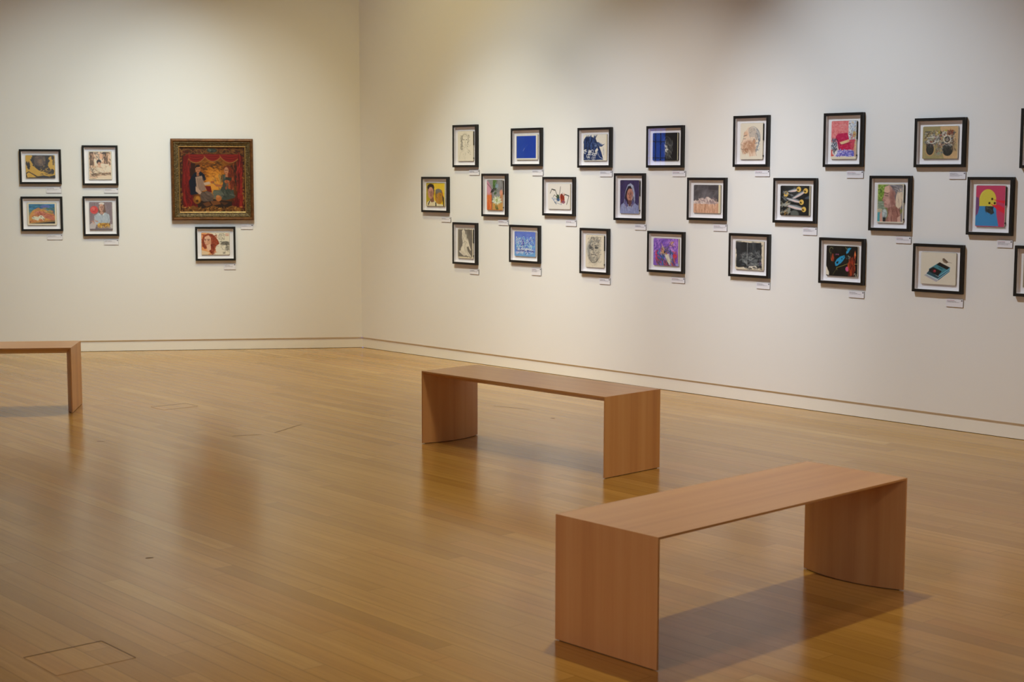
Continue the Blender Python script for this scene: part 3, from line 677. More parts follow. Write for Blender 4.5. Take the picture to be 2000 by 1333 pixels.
def art_F15():
    c = Cv(*PT, '76784a', 15)
    c.B(0, 0, .4, .45, '6f8a38'); c.SC(110, 0, 0, .42, .45, ['87a24a', '52702c', 'a6b86a', '3f5a24', '7a9a3c'], .08, .03, 40, 80, .8); c.B(0, .45, .3, .66, '7c8a78'); c.SC(20, 0, .42, .3, .64, ['94a090', '5f6c58'], .16, .03, 0, 15, .7); c.B(0, .64, .2, .74, 'b5a890'); c.B(0, .73, .24, .98, '4b96a4')
    c.P([(.3, .05), (.55, .01), (.85, .02), (1, .15), (1, .62), (.85, .66), (.7, .55), (.64, .3)], '6f6a72'); c.E(.84, .38, .13, .27, 'cdb9a4', 1, 8); c.SC(26, .74, .15, .96, .6, ['e0cdb8', 'b09a8a', 'd8c4b0'], .2, .03, 85, 20, .7); c.SC(40, .45, .0, .95, .2, ['8b868c', '58545a', '9f9a9e'], .18, .026, 30, 40, .7)
    c.P([(.3, .08), (.46, .03), (.56, .1), (.66, .34), (.72, .5), (.64, .62), (.44, .62), (.3, .6), (.26, .56), (.29, .53), (.25, .5), (.28, .46), (.2, .42), (.24, .33), (.27, .22), (.26, .14)], 'b48a80')
    c.P([(.28, .08), (.44, .04), (.48, .2), (.36, .24), (.27, .2)], 'd0aa98'); c.E(.58, .36, .1, .2, '8a5c56', .8, 0, .8); c.SC(20, .5, .2, .68, .55, ['9a6a62', '7c504c', 'a87a70'], .12, .03, 80, 25, .5); c.L([(.24, .33), (.2, .42), (.28, .46)], .014, '8a5a52', .8); c.E(.4, .44, .1, .07, 'c79a90', .8, 0, .6)
    c.P([(.4, .62), (.7, .56), (.86, .66), (.98, .98), (.3, .98), (.44, .8)], '94665c'); c.P([(.46, .7), (.6, .64), (.64, .98), (.46, .98)], 'a87a6e', .9); c.SC(30, .4, .62, .9, .98, ['7a4c46', 'b98c7e', '6a403c'], .18, .03, 95, 25, .6)
    c.L([(.27, .23), (.42, .25)], .024, '6b4a44'); c.L([(.3, .3), (.42, .31)], .02, '553a38'); c.L([(.24, .41), (.32, .43)], .016, '7d544e'); c.L([(.26, .51), (.36, .52)], .02, '8e5450')
    c.P([(.12, .76), (.2, .7), (.24, .98), (.12, .98)], 'c09486'); c.E(.3, .76, .1, .12, 'a0aaac'); c.SC(10, .22, .68, .4, .88, ['c8d0d0', '6c787c'], .08, .02, 60, 60, .8); c.B(.24, .86, .34, 1, '2a2426'); c.P([(.84, .84), (1, .68), (1, 1), (.9, 1)], '7d7276'); c.P([(.78, .86), (.9, .8), (.92, 1), (.78, 1)], 'c9a294', .9)
    c.border(.03, 'ddd4c4', 'lrt'); c.B(0, .965, 1, 1.01, 'ddd4c4'); c.NZ(.04); return c
def art_F16():
    c = Cv(*PT, 'bb3f63', 16); c.P([(0, .27), (.1, .3), (.14, .5), (.05, .72), (0, .76)], '6f4674')
    c.E(.41, .34, .285, .25, 'cbbd45'); c.B(.125, .34, .695, .505, 'cbbd45'); c.P([(.14, .5), (.7, .5), (.72, .7), (.8, .98), (.03, .98), (.0, .95), (.0, .76), (.08, .68)], '3b82ba'); c.A(.36, .32, .2, .19, 185, 260, .014, 'e0d878', .7)
    c.P([(.33, .505), (.62, .505), (.6, .58), (.64, .66), (.56, .7), (.44, .66), (.34, .62)], '2a2c2c'); c.SC(26, .35, .51, .6, .68, ['4a4c4a', '17191a', '5c5e5a'], .1, .018, 70, 50, .7)
    c.P([(.57, .325), (.7, .35), (1, .36), (1, .44), (.72, .38)], 'd8283e'); c.P([(.48, .42), (.6, .47), (.8, .46), (1, .55), (1, .68), (.74, .58), (.6, .5)], 'd92a40')
    for x, y in ((.56, .325), (.47, .425), (.65, .425)): c.E(x, y, .035, .028, '3a2a18'); c.E(x, y, .022, .018, '1d160e')
    c.NZ(.02); return c
def art_F17():
    c = Cv(*PT, 'd8cdb6', 17); c.B(.03, .03, .95, .95, '6b655f'); c.SC(90, .03, .03, .95, .95, ['5e5852', '77716a', '6f6962', '544f4a'], .3, .04, 80, 20, .5)
    w = 'cdc6ba'
    c.E(.38, .11, .1, .075, w); c.P([(.3, .12), (.28, .3), (.34, .48), (.3, .56), (.2, .66), (.2, .76), (.34, .8), (.5, .86), (.62, .92), (.9, .94), (.86, .9), (.66, .76), (.6, .62), (.74, .58), (.84, .72), (.88, .72), (.8, .6), (.68, .36), (.54, .24), (.46, .12)], w)
    c.P([(.08, .76), (.2, .74), (.5, .84), (.56, .9), (.4, .92), (.16, .82)], 'c4bcb0'); c.P([(.62, .3), (.7, .5), (.84, .74), (.78, .7), (.64, .5)], w); c.P([(.48, .14), (.58, .22), (.66, .4), (.56, .34)], 'aaa398')
    c.SC(50, .3, .1, .62, .5, ['a49c90', '8c857a', 'dcd6ca'], .12, .014, 75, 30, .7); c.L([(.36, .48), (.5, .42), (.58, .48)], .014, '807970'); c.L([(.5, .5), (.46, .64), (.52, .8)], .014, '807970'); c.L([(.2, .68), (.32, .56)], .012, '7a736a'); c.L([(.56, .6), (.6, .78), (.8, .92)], .014, '807970'); c.E(.34, .68, .08, .08, 'dcd6cb', .7, 0, .6)
    c.NZ(.05); return c
def art_F18():
    c = Cv(*LS, '5a76c6', 18); c.B(0, .5, 1, 1, '5a86cc', .7); c.B(0, .82, 1, 1, '6a9ccc', .8); c.B(0, 0, 1, .25, '5a6cc4', .6); c.BL(24, 0, .2, 1, .8, ['3a4fae', '6d8cd4', '4a62bc', '7aa0d6'], .06, .14, .45, .5)
    c.SC(70, .06, .25, .95, .7, ['86d0dc', 'a5dce6', '6cb8d4'], .1, .02, 110, 40, .8); c.P([(.3, .62), (.36, .3), (.44, .3), (.5, .62), (.42, .56)], '4a4aa6', .8); c.L([(.3, .62), (.34, .35), (.42, .2)], .014, 'a4e2e8'); c.L([(.46, .2), (.5, .4), (.46, .6)], .014, 'a4dce6')
    c.SC(170, .08, .3, .92, .8, ['e8ecf6', 'd4def2', 'ffffff', '3344a0', '2f3a98'], .06, .016, 120, 70, .9)
    c.SC(40, .1, .7, .92, .76, ['f2f4fa', 'dfe4f4'], .1, .018, -40, 50, .95); c.SC(30, .1, .75, .9, .8, ['2d3890', '28307c'], .12, .014, 5, 20, .95); c.SC(34, .1, .8, .92, .9, ['f0f0fa', 'd0d8f0', '2d3890', 'c4b4e0'], .09, .016, -30, 60, .95)
    c.BL(26, .06, .08, .95, .5, ['ffffff', 'e0e8fa', 'c9b8e8'], .006, .018, .95); c.E(.78, .24, .025, .04, 'd9f4fa'); c.E(.1, .24, .02, .04, 'e8e6f8'); c.NZ(.04); return c
def art_F19():
    c = Cv(*PT, 'd2c8b8', 19); k = ['55524f', '3f3e40', '77736d', '4c5a68', '8a857c']
    c.E(.45, .5, .36, .36, 'b7aea0', .6, 0, .6); c.E(.18, .42, .14, .2, '9aa0a4', .4, 0, .8)
    for i in range(26): c.A(.46 + c.r.uniform(-.05, .05), .47 + c.r.uniform(-.05, .05), c.r.uniform(.22, .36), c.r.uniform(.28, .4), c.r.uniform(0, 360), c.r.uniform(40, 160) + 360 * 0 + c.r.uniform(0, 200), .009, c.r.choice(k), .6)
    c.SC(230, .14, .06, .84, .88, k, .13, .009, 60, 90, .6); c.SC(60, .25, .05, .75, .25, k, .1, .012, 0, 180, .6); c.BL(14, .3, .06, .7, .3, k, .02, .05, .5)
    for x in (.3, .6): c.E(x, .39, .1, .04, '3a3a3e', .8); c.L([(x - .12, .33), (x + .12, .31)], .024, '3a3a3c', .8)
    c.SC(30, .2, .34, .7, .46, ['2c2c30', '4a4a50'], .08, .012, 10, 40, .8); c.L([(.44, .36), (.4, .54), (.52, .56)], .016, '454347'); c.L([(.3, .62), (.46, .6), (.62, .63)], .024, '3b393b'); c.A(.45, .64, .24, .22, 20, 165, .016, '3a383a'); c.A(.45, .58, .3, .28, 10, 170, .012, '55524f'); c.SC(30, .3, .66, .6, .84, k, .12, .01, 30, 50, .7)
    c.SC(150, .16, .2, .74, .8, ['5f5c58', '8a857c', '4a494a'], .1, .008, 50, 90, .55); c.SC(20, .2, .85, .6, .95, ['a09888'], .14, .01, 20, 40, .5); c.NZ(.04); return c
def art_F20():
    c = Cv(*LS, '7a55b4', 20); c.SC(190, 0, 0, 1, .8, ['8c64c4', '6a48a8', 'a674c8', '5b3c98', 'b58ad6', '8058c0'], .12, .035, -50, 40, .7); c.SC(40, .6, .05, .95, .6, ['b47cc8', '9a6cd0', 'c294d8'], .12, .03, 60, 30, .7)
    c.SC(36, .1, .5, .3, .9, ['b0254c', 'c9485c', '8a1c48'], .12, .03, 80, 30, .85); c.SC(24, .78, .5, .92, .75, ['b8283c', 'c24a54'], .1, .03, 80, 25, .85); c.SC(80, .2, .45, .8, .97, ['2f62a8', '3f7cb4', '274a80', '56a0b8', '3a3f5c'], .14, .03, 60, 40, .85); c.SC(60, .1, .75, .85, 1, ['a83a4c', '5a3a50', '344a6c', 'c46a3c', '7a2c48'], .14, .026, 65, 30, .85)
    c.P([(.44, .6), (.6, .55), (.68, .78), (.66, .95), (.56, .85)], 'c2bcb8'); c.P([(.33, .2), (.38, .28), (.44, .42), (.4, .43)], 'd9d2c0'); c.L([(.31, .17), (.35, .26), (.37, .4)], .012, 'b58a4c'); c.SC(34, .3, .36, .56, .6, ['c08a58', '8a5a3c', 'd9b488', '6a4a3a', 'b06a3c'], .1, .02, 40, 50, .9); c.E(.44, .5, .03, .035, '2a2020')
    c.SC(16, .64, .12, .8, .28, ['c9a070', '8a5a44', 'e0c48c'], .09, .018, -30, 40, .9); c.SC(20, .5, .6, .72, .92, ['e8e6e2', '8c8a90', 'd9c860'], .12, .016, 65, 15, .85); c.SC(24, .46, .3, .62, .5, ['3a3468', '6a5a88'], .12, .02, -50, 30, .8); c.B(.88, .9, .99, .985, '8f94c8', .9); c.B(.97, 0, 1.01, .9, 'b8a884', .8); c.NZ(.06); return c
def art_F21():
    c = Cv(*LS, 'cbbfab', 21); c.P([(.03, .06), (.3, .04), (.5, .06), (.91, .05), (.93, .3), (.92, .7), (.94, .92), (.8, .9), (.7, .93), (.6, .88), (.45, .93), (.3, .9), (.12, .93), (.03, .9), (.05, .5), (.02, .25)], '26272a')
    c.BL(40, .05, .1, .9, .85, ['33353a', '1e1f22', '3c3f44', '2b2d30'], .05, .15, .6, .5); c.SC(70, .2, .4, .9, .85, ['6c7073', '85898a', '4a4e52', '5c6064'], .12, .024, 5, 30, .6); c.P([(.22, .5), (.4, .62), (.42, .78), (.25, .74)], '6d7274', .7); c.P([(.44, .55), (.62, .66), (.8, .58), (.78, .74), (.5, .74)], '5f6467', .7); c.P([(.5, .78), (.85, .74), (.86, .86), (.4, .88)], '7c7f80', .6)
    c.SC(26, .3, .35, .85, .5, ['4c5054', '707478'], .1, .02, 60, 80, .7); c.SC(26, .25, .45, .88, .86, ['7a7e80', '8c9092', '1c1d20'], .1, .02, 5, 40, .55); c.L([(.42, .05), (.42, .85)], .014, 'a4a8a8', .8); c.L([(.45, .05), (.45, .6)], .008, '6d7174', .7); c.L([(.62, .06), (.63, .34)], .01, '73777a', .7); c.L([(.53, .1), (.53, .4)], .008, '5c6064', .7)
    c.E(.6, .9, .12, .035, 'ddd6cc'); c.E(.36, .93, .08, .02, 'e0d9cf'); c.SC(18, .3, .86, .92, .97, ['1d1d20', 'e0d8cc', '3a3a3e'], .1, .02, 10, 30, .9); c.SC(10, .85, .7, .92, .85, ['6a5a78', '3c3844'], .07, .02, 60, 30, .8); c.NZ(.06); return c
def art_F22():
    c = Cv(*LS, '17130f', 22); c.BL(16, 0, 0, 1, 1, ['221c18', '12100d', '28211c'], .08, .16, .5, .5)
    c.P([(.28, .56), (.34, .44), (.46, .34), (.58, .3), (.6, .38), (.54, .48), (.46, .58), (.42, .6), (.36, .66), (.3, .66)], '2788b6'); c.P([(.32, .54), (.4, .5), (.38, .58), (.34, .6)], '17130f'); c.E(.5, .42, .02, .02, '17130f'); c.E(.55, .36, .012, .014, '17130f'); c.P([(.63, .2), (.68, .08), (.8, .05), (.74, .14), (.7, .22), (.64, .26)], '2a86b4'); c.SC(8, .64, .06, .76, .22, ['154e6c', '5ab0d2'], .06, .012, -50, 20, .8)
    c.E(.68, .75, .06, .08, 'c2507c', 1, -10); c.P([(.72, .98), (.72, .6), (.78, .38), (.86, .36), (.92, .56), (.84, .78), (.82, .98)], '7c2a18', .85); c.SC(50, .7, .35, .92, .98, ['a03a1c', '5a1c10', 'b8481f', '3a140c'], .16, .026, 85, 20, .7); c.P([(.88, .3), (.91, .12), (.95, .3), (.9, .42)], 'b5482a'); c.E(.915, .25, .016, .06, 'd88a4c')
    c.P([(.16, .5), (.2, .28), (.26, .4), (.22, .52)], '9c3a22', .9); c.SC(10, .16, .28, .26, .5, ['c4502a', '5a2014'], .08, .016, 80, 20, .8)
    c.L([(.36, .8), (.34, .72), (.5, .66), (.68, .58)], .01, 'a8a04c', .9); c.L([(.22, .96), (.34, .74)], .008, '8c8a50', .8); c.A(.16, .16, .06, .1, 100, 330, .009, 'a8a468', .8); c.L([(.16, .2), (.14, .42), (.2, .54)], .008, '8e8c58', .7); c.SC(14, .64, .3, .76, .42, ['a8a890', '7c8c8c'], .05, .01, 30, 80, .8); c.L([(.6, .03), (.66, .12)], .008, 'b0a84c'); c.L([(.9, .58), (1, .57)], .01, 'b8a868')
    c.SC(7, .28, .27, .4, .3, ['8a4a78', 'a85a6a'], .03, .014, 60, 60, .9); c.P([(0, .66), (.04, .74), (.06, .8), (.1, .88), (.1, .98), (0, .96)], 'd9d0be'); c.SC(10, .88, .88, 1, 1, ['c9c4b4', '8c98a0'], .04, .012, 40, 40, .8); c.NZ(.05); return c
def art_F23():
    c = Cv(*LS, 'e6ddcd', 23); c.P([(.1, .73), (.3, .6), (.62, .78), (.46, .92)], 'a29fac', .85); c.E(.3, .72, .16, .09, '9896a6', .5, 20, .6)
    c.P([(.18, .66), (.24, .58), (.52, .76), (.52, .85), (.18, .72)], '2c4a58'); c.P([(.18, .68), (.5, .82), (.52, .8), (.52, .84), (.48, .85), (.17, .71)], 'b8d4de'); c.P([(.52, .76), (.83, .48), (.83, .58), (.52, .86)], '274862'); c.P([(.52, .8), (.83, .53), (.83, .555), (.52, .83)], '8fc2d4')
    c.P([(.24, .52), (.54, .3), (.84, .45), (.84, .5), (.54, .74), (.24, .6)], '3f7e90'); c.P([(.24, .52), (.54, .3), (.84, .45), (.54, .68)], '447f8e')
    c.P([(.45, .38), (.54, .3), (.83, .45), (.75, .52)], '1f1a18'); c.P([(.24, .54), (.36, .46), (.61, .58), (.52, .7), (.24, .58)], '211c1b'); c.P([(.24, .53), (.52, .66), (.52, .74), (.24, .6)], '1c1d20'); c.P([(.54, .7), (.84, .46), (.84, .5), (.54, .74)], '6ba4b8'); c.E(.4, .585, .045, .045, '8c2430', .9); c.E(.41, .57, .022, .02, 'b84450', .9); c.L([(.52, .46), (.62, .51)], .022, '24505c')
    c.P([(.62, .18), (.66, .17), (.72, .22), (.78, .28), (.86, .31), (.78, .3), (.73, .33), (.66, .31), (.62, .25)], '6c5a48'); c.P([(.62, .2), (.68, .27), (.74, .32), (.66, .31), (.63, .26)], '8a7660'); c.L([(.66, .18), (.76, .28)], .016, '4c3c30'); c.L([(.71, .32), (.73, .34)], .012, 'b0a08c'); c.L([(.78, .29), (.88, .31)], .009, '8c7c6a'); c.NZ(.015); return c
def art_F24():
    c = Cv(*LS, '3f3a28', 24); c.BL(30, 0, 0, 1, 1, ['4a452e', '322f22', '5a5236', '2a2820'], .06, .15, .5, .5); c.border(.035, 'c9bfa8'); c.L([(.02, .025), (.02, .975), (.98, .975), (.98, .025), (.02, .025)], .008, '4a453c'); return c
def art_G1():
    c = Cv(*LS, 'bd9538', 31); d = '2e2621'
    c.P([(.22, 0), (.92, 0), (.8, .1), (.75, .2), (.84, .22), (.78, .3), (.76, .46), (.84, .62), (.95, .75), (.9, .85), (.74, .8), (.62, .72), (.5, .7), (.4, .62), (.3, .5), (.24, .36), (.15, .18), (.27, .16)], d)
    for i in range(20):
        t = 2 * math.pi * i / 20; c.JG(.5 + .24 * math.cos(t), .24 + .28 * math.sin(t), .09, .1, d, 1, 9, .6)
    c.E(.49, .24, .2, .25, '50423a'); c.SC(90, .3, .02, .68, .46, ['6b5644', '3c312a', '84664a', '5a4a40'], .06, .014, 80, 80, .7); c.E(.49, .27, .09, .1, '86684c', .6, 0, .7)
    c.JG(.1, .45, .07, .2, d); c.JG(.04, .36, .04, .1, d); c.JG(.93, .1, .06, .12, d, .9); c.JG(.95, .3, .04, .16, '5a4a2c', .9); c.JG(.9, .72, .09, .14, d)
    c.P([(0, .78), (.1, .7), (.24, .8), (.4, .92), (.6, .88), (.8, .92), (1, .86), (1, 1), (.1, 1), (0, .97)], d); c.P([(.02, .82), (.1, .74), (.28, .88), (.36, .96), (.06, .97)], 'c49b3c'); c.SC(50, .5, .55, .9, .85, ['bd9538', d, '8a6c30'], .1, .018, 20, 60, .8); c.SC(30, 0, 0, 1, 1, ['a8842f', 'c9a144'], .1, .012, 0, 180, .5); c.NZ(.05); return c
def art_G2():
    c = Cv(*PT, 'd8b59a', 32); k = '5b4638'
    c.B(.05, .03, .22, .5, '5a4434'); c.SC(40, .04, .02, .26, .52, ['3f3026', '8a6a50', 'b48a6c'], .16, .03, 85, 20, .8); c.B(.68, .03, .84, .45, '6b5240'); c.SC(50, .6, .02, .97, .45, ['4a382c', '8a6c54', 'd8a684', '3b2c24'], .12, .026, 80, 40, .8); c.SC(26, .05, .0, .95, .1, ['3a2c24', '6a5442'], .1, .03, 20, 50, .8); c.P([(.45, .1), (.62, .35), (.5, .4), (.38, .25)], 'e9d5c2'); c.E(.55, .18, .1, .1, 'd2a084', .8, 0, .5); c.SC(20, .3, .05, .5, .3, ['8d8078', 'b8a698', '5f5248'], .1, .03, 70, 50, .8)
    c.P([(.24, .26), (.34, .3), (.36, .45), (.5, .5), (.4, .58), (.26, .5)], 'e4d4c2'); c.P([(.36, .5), (.6, .44), (.86, .46), (.96, .62), (.9, .74), (.5, .78), (.2, .74), (.06, .66), (.14, .58), (.3, .6)], 'e8d8c4'); c.E(.45, .38, .1, .09, '2e221e'); c.E(.46, .44, .07, .06, 'b98a70'); c.P([(.36, .5), (.52, .48), (.56, .56), (.4, .58)], 'c89a80', .8)
    c.SC(70, .1, .5, .95, .76, ['b89c84', 'f4e8d8', '9a7c64', 'd0b498', '7a6250'], .14, .016, 40, 70, .7); c.P([(.03, .78), (.5, .76), (.96, .76), (.96, .86), (.5, .84), (.2, .9)], '7d6450'); c.SC(50, .03, .74, .97, .98, ['5a4636', 'e6d2bc', '94785e', 'c4a588'], .2, .026, 5, 25, .8); c.P([(.3, .94), (.6, .86), (.96, .86), (.96, .96), (.4, .98)], 'e0cbb4', .9); c.E(.86, .62, .1, .1, 'e9dac6', .8); c.SC(20, .03, .55, .25, .75, [k, '3c2e26'], .1, .02, 60, 60, .7)
    c.border(.035, 'e4dac8'); c.NZ(.04); return c
def art_G3():
    c = Cv(*LS, '3d6c8c', 33); c.B(0, 0, 1, .35, '2f6696'); c.SC(60, 0, .05, 1, .4, ['3a80b0', '245480', '3a6a80', '4a8cb4'], .2, .04, 5, 20, .7); c.E(.62, .18, .16, .07, '5a64a8', .9); c.E(.62, .27, .11, .04, '8a7a5a'); c.B(0, .3, .3, .6, '5e7a70', .6); c.SC(16, .7, .25, 1, .45, ['4c6a5c', '2f5a6a'], .15, .04, 20, 30, .7)
    c.P([(.05, .9), (.06, .6), (.18, .36), (.35, .24), (.6, .32), (.85, .4), (.95, .6), (.97, .82), (.5, .9)], 'c08a44'); c.BL(20, .1, .4, .95, .85, ['c89048', 'b5653e', 'd09c54', 'a85a3c'], .05, .12, .6, .5); c.P([(.2, .45), (.4, .36), (.62, .44), (.9, .62), (.95, .8), (.6, .68), (.4, .52)], 'b56858', .85); c.SC(40, .2, .36, .9, .7, ['c47c6c', '98483c', 'd49a7c', 'a85448'], .14, .026, 15, 40, .7); c.P([(.26, .3), (.4, .22), (.5, .32), (.36, .36)], 'a87848', .9); c.SC(14, .65, .35, .85, .48, ['b0a060', '8a7a4c'], .1, .03, 15, 20, .8)
    c.P([(.14, .68), (.24, .6), (.36, .64), (.44, .56), (.52, .58), (.6, .7), (.5, .74), (.42, .7), (.36, .8), (.26, .76)], 'd6d2c0'); c.SC(12, .16, .6, .58, .78, ['b8b8a8', 'ecebe0', '8a8c80'], .08, .02, 30, 40, .8); c.E(.47, .63, .02, .02, '4a4038'); c.E(.1, .86, .025, .025, '6a3c28')
    c.P([(.05, .9), (.97, .78), (.97, 1), (.05, 1)], '2b2521'); c.P([(.05, .9), (.97, .8), (.97, .83), (.05, .93)], 'b88a4a'); c.border(.055, 'dcd2bf'); c.NZ(.05); return c
def art_G4():
    c = Cv(*PT, '807078', 34)
    for i in range(9): c.B(.11 * i, 0, .11 * i + .012, .85, '5d4f55', .8)
    c.SC(50, 0, 0, 1, .7, ['94848a', '6c5c62', '8a7a80'], .3, .02, 90, 4, .5)
    c.P([(.38, .3), (.44, .08), (.54, .03), (.66, .08), (.72, .34), (.66, .4), (.44, .4)], '6b4e40'); c.E(.54, .06, .12, .045, 'cfc9c8'); c.P([(.48, .34), (.6, .34), (.64, .44), (.46, .44)], 'b08474'); face(c, .53, .2, .105, .135, 'c69a88', '5c3a36', .95)
    c.P([(.2, .7), (.22, .48), (.42, .38), (.54, .48), (.66, .37), (.86, .44), (.9, .66), (.84, .8), (.26, .8)], 'a3adbb'); c.SC(34, .22, .42, .88, .78, ['8d98a8', 'bac2cc', '7c8898'], .14, .02, 85, 25, .6); c.P([(.4, .38), (.5, .46), (.44, .48)], 'c2c8d0'); c.P([(.66, .37), (.57, .46), (.64, .48)], 'c2c8d0')
    c.E(.21, .28, .175, .14, 'c4423f'); c.E(.17, .24, .08, .06, 'd46a62', .8, 0, .6); c.L([(.14, .3), (.2, .34), (.28, .31)], .014, '8c2826'); c.E(.15, .26, .014, .014, '8c2826'); c.E(.26, .26, .014, .014, '8c2826'); c.L([(.21, .42), (.2, .75)], .007, 'b8a8a4')
    c.B(0, .88, 1, 1, '6a5c62'); c.P([(0, .8), (.14, .7), (.3, .76), (.24, .95), (0, .95)], 'b3aaae'); c.P([(.84, .8), (1, .78), (1, .94), (.8, .94)], 'b8b0b2'); c.E(.62, .83, .28, .09, 'b98c34'); c.E(.62, .9, .3, .045, '8a7a78'); c.SC(50, .38, .75, .88, .9, ['d0a444', '9a6c24', '7a4a24', 'e0bc60', '6a4020'], .08, .024, 30, 70, .85); c.SC(12, .1, .64, .34, .78, ['c09080', 'a87868'], .1, .026, 30, 40, .8); c.NZ(.05); return c
def art_G6():
    c = Cv(*LS, 'e8dfce', 36); c.E(.2, .55, .3, .55, 'd99a66', .95, 0, .25); c.B(0, 0, .16, .8, 'd48c58', .8); c.P([(0, .78), (.3, .9), (.2, 1), (0, 1)], 'e8d2b4', .8); r_ = ['7a2f1e', '94422a', '5c2014', 'a8583a']
    c.P([(.02, .35), (.08, .14), (.22, .05), (.4, .07), (.52, .22), (.6, .36), (.64, .5), (.52, .6), (.44, .86), (.36, .96), (.28, .86), (.3, .66), (.12, .74), (.03, .6)], '84361f'); c.SC(130, .05, .1, .56, .62, r_, .14, .018, 30, 60, .75); c.SC(50, .26, .5, .5, .96, r_, .14, .018, 80, 40, .8)
    c.P([(.12, .2), (.26, .12), (.34, .24), (.34, .5), (.24, .62), (.14, .55), (.1, .4)], 'cfa288'); c.E(.28, .42, .08, .14, 'b98468', .7, 0, .6); c.P([(.18, .6), (.32, .5), (.34, .76), (.22, .84)], 'd4ac92'); c.L([(.11, .31), (.17, .3)], .016, '5c3424'); c.L([(.21, .3), (.3, .32)], .016, '5c3424'); c.E(.15, .34, .022, .014, '3a2620'); c.E(.25, .35, .025, .014, '3a2620'); c.L([(.16, .35), (.13, .46), (.18, .47)], .012, '9a6a54'); c.L([(.14, .53), (.22, .53)], .018, 'a0483c')
    k = '5a554e'; c.A(.72, .2, .1, .16, 120, 420, .01, k, .8); c.SC(36, .62, .06, .84, .34, [k, '3c3934', '857f75'], .08, .009, 80, 40, .7); c.L([(.68, .2), (.71, .28)], .01, k)
    c.E(.83, .48, .15, .08, '57544f', .8, -8, .3); c.SC(40, .68, .4, .98, .56, ['3a3835', k, '77736c'], .12, .012, 0, 30, .8); c.SC(46, .86, .5, 1, .8, [k, '3a3835', '8a867e'], .1, .012, 60, 40, .75); c.L([(.72, .54), (.69, .66), (.74, .7), (.74, .76), (.84, .78), (.84, .9), (.78, .96)], .01, k, .8); c.L([(.72, .6), (.78, .6)], .012, k); c.L([(.86, .78), (.98, .88)], .01, k, .7); c.SC(10, .76, .86, .84, .96, [k], .06, .012, 40, 40, .7)
    c.SC(14, .44, .82, .54, .9, ['c88a60'], .06, .008, 30, 60, .7)
    for i in range(4): c.B(.86 + .03 * i, .06, .88 + .03 * i, .09, '9a3328'); c.B(.86 + .03 * i, .12, .883 + .03 * i, .15, '9a3328')
    c.NZ(.02); return c
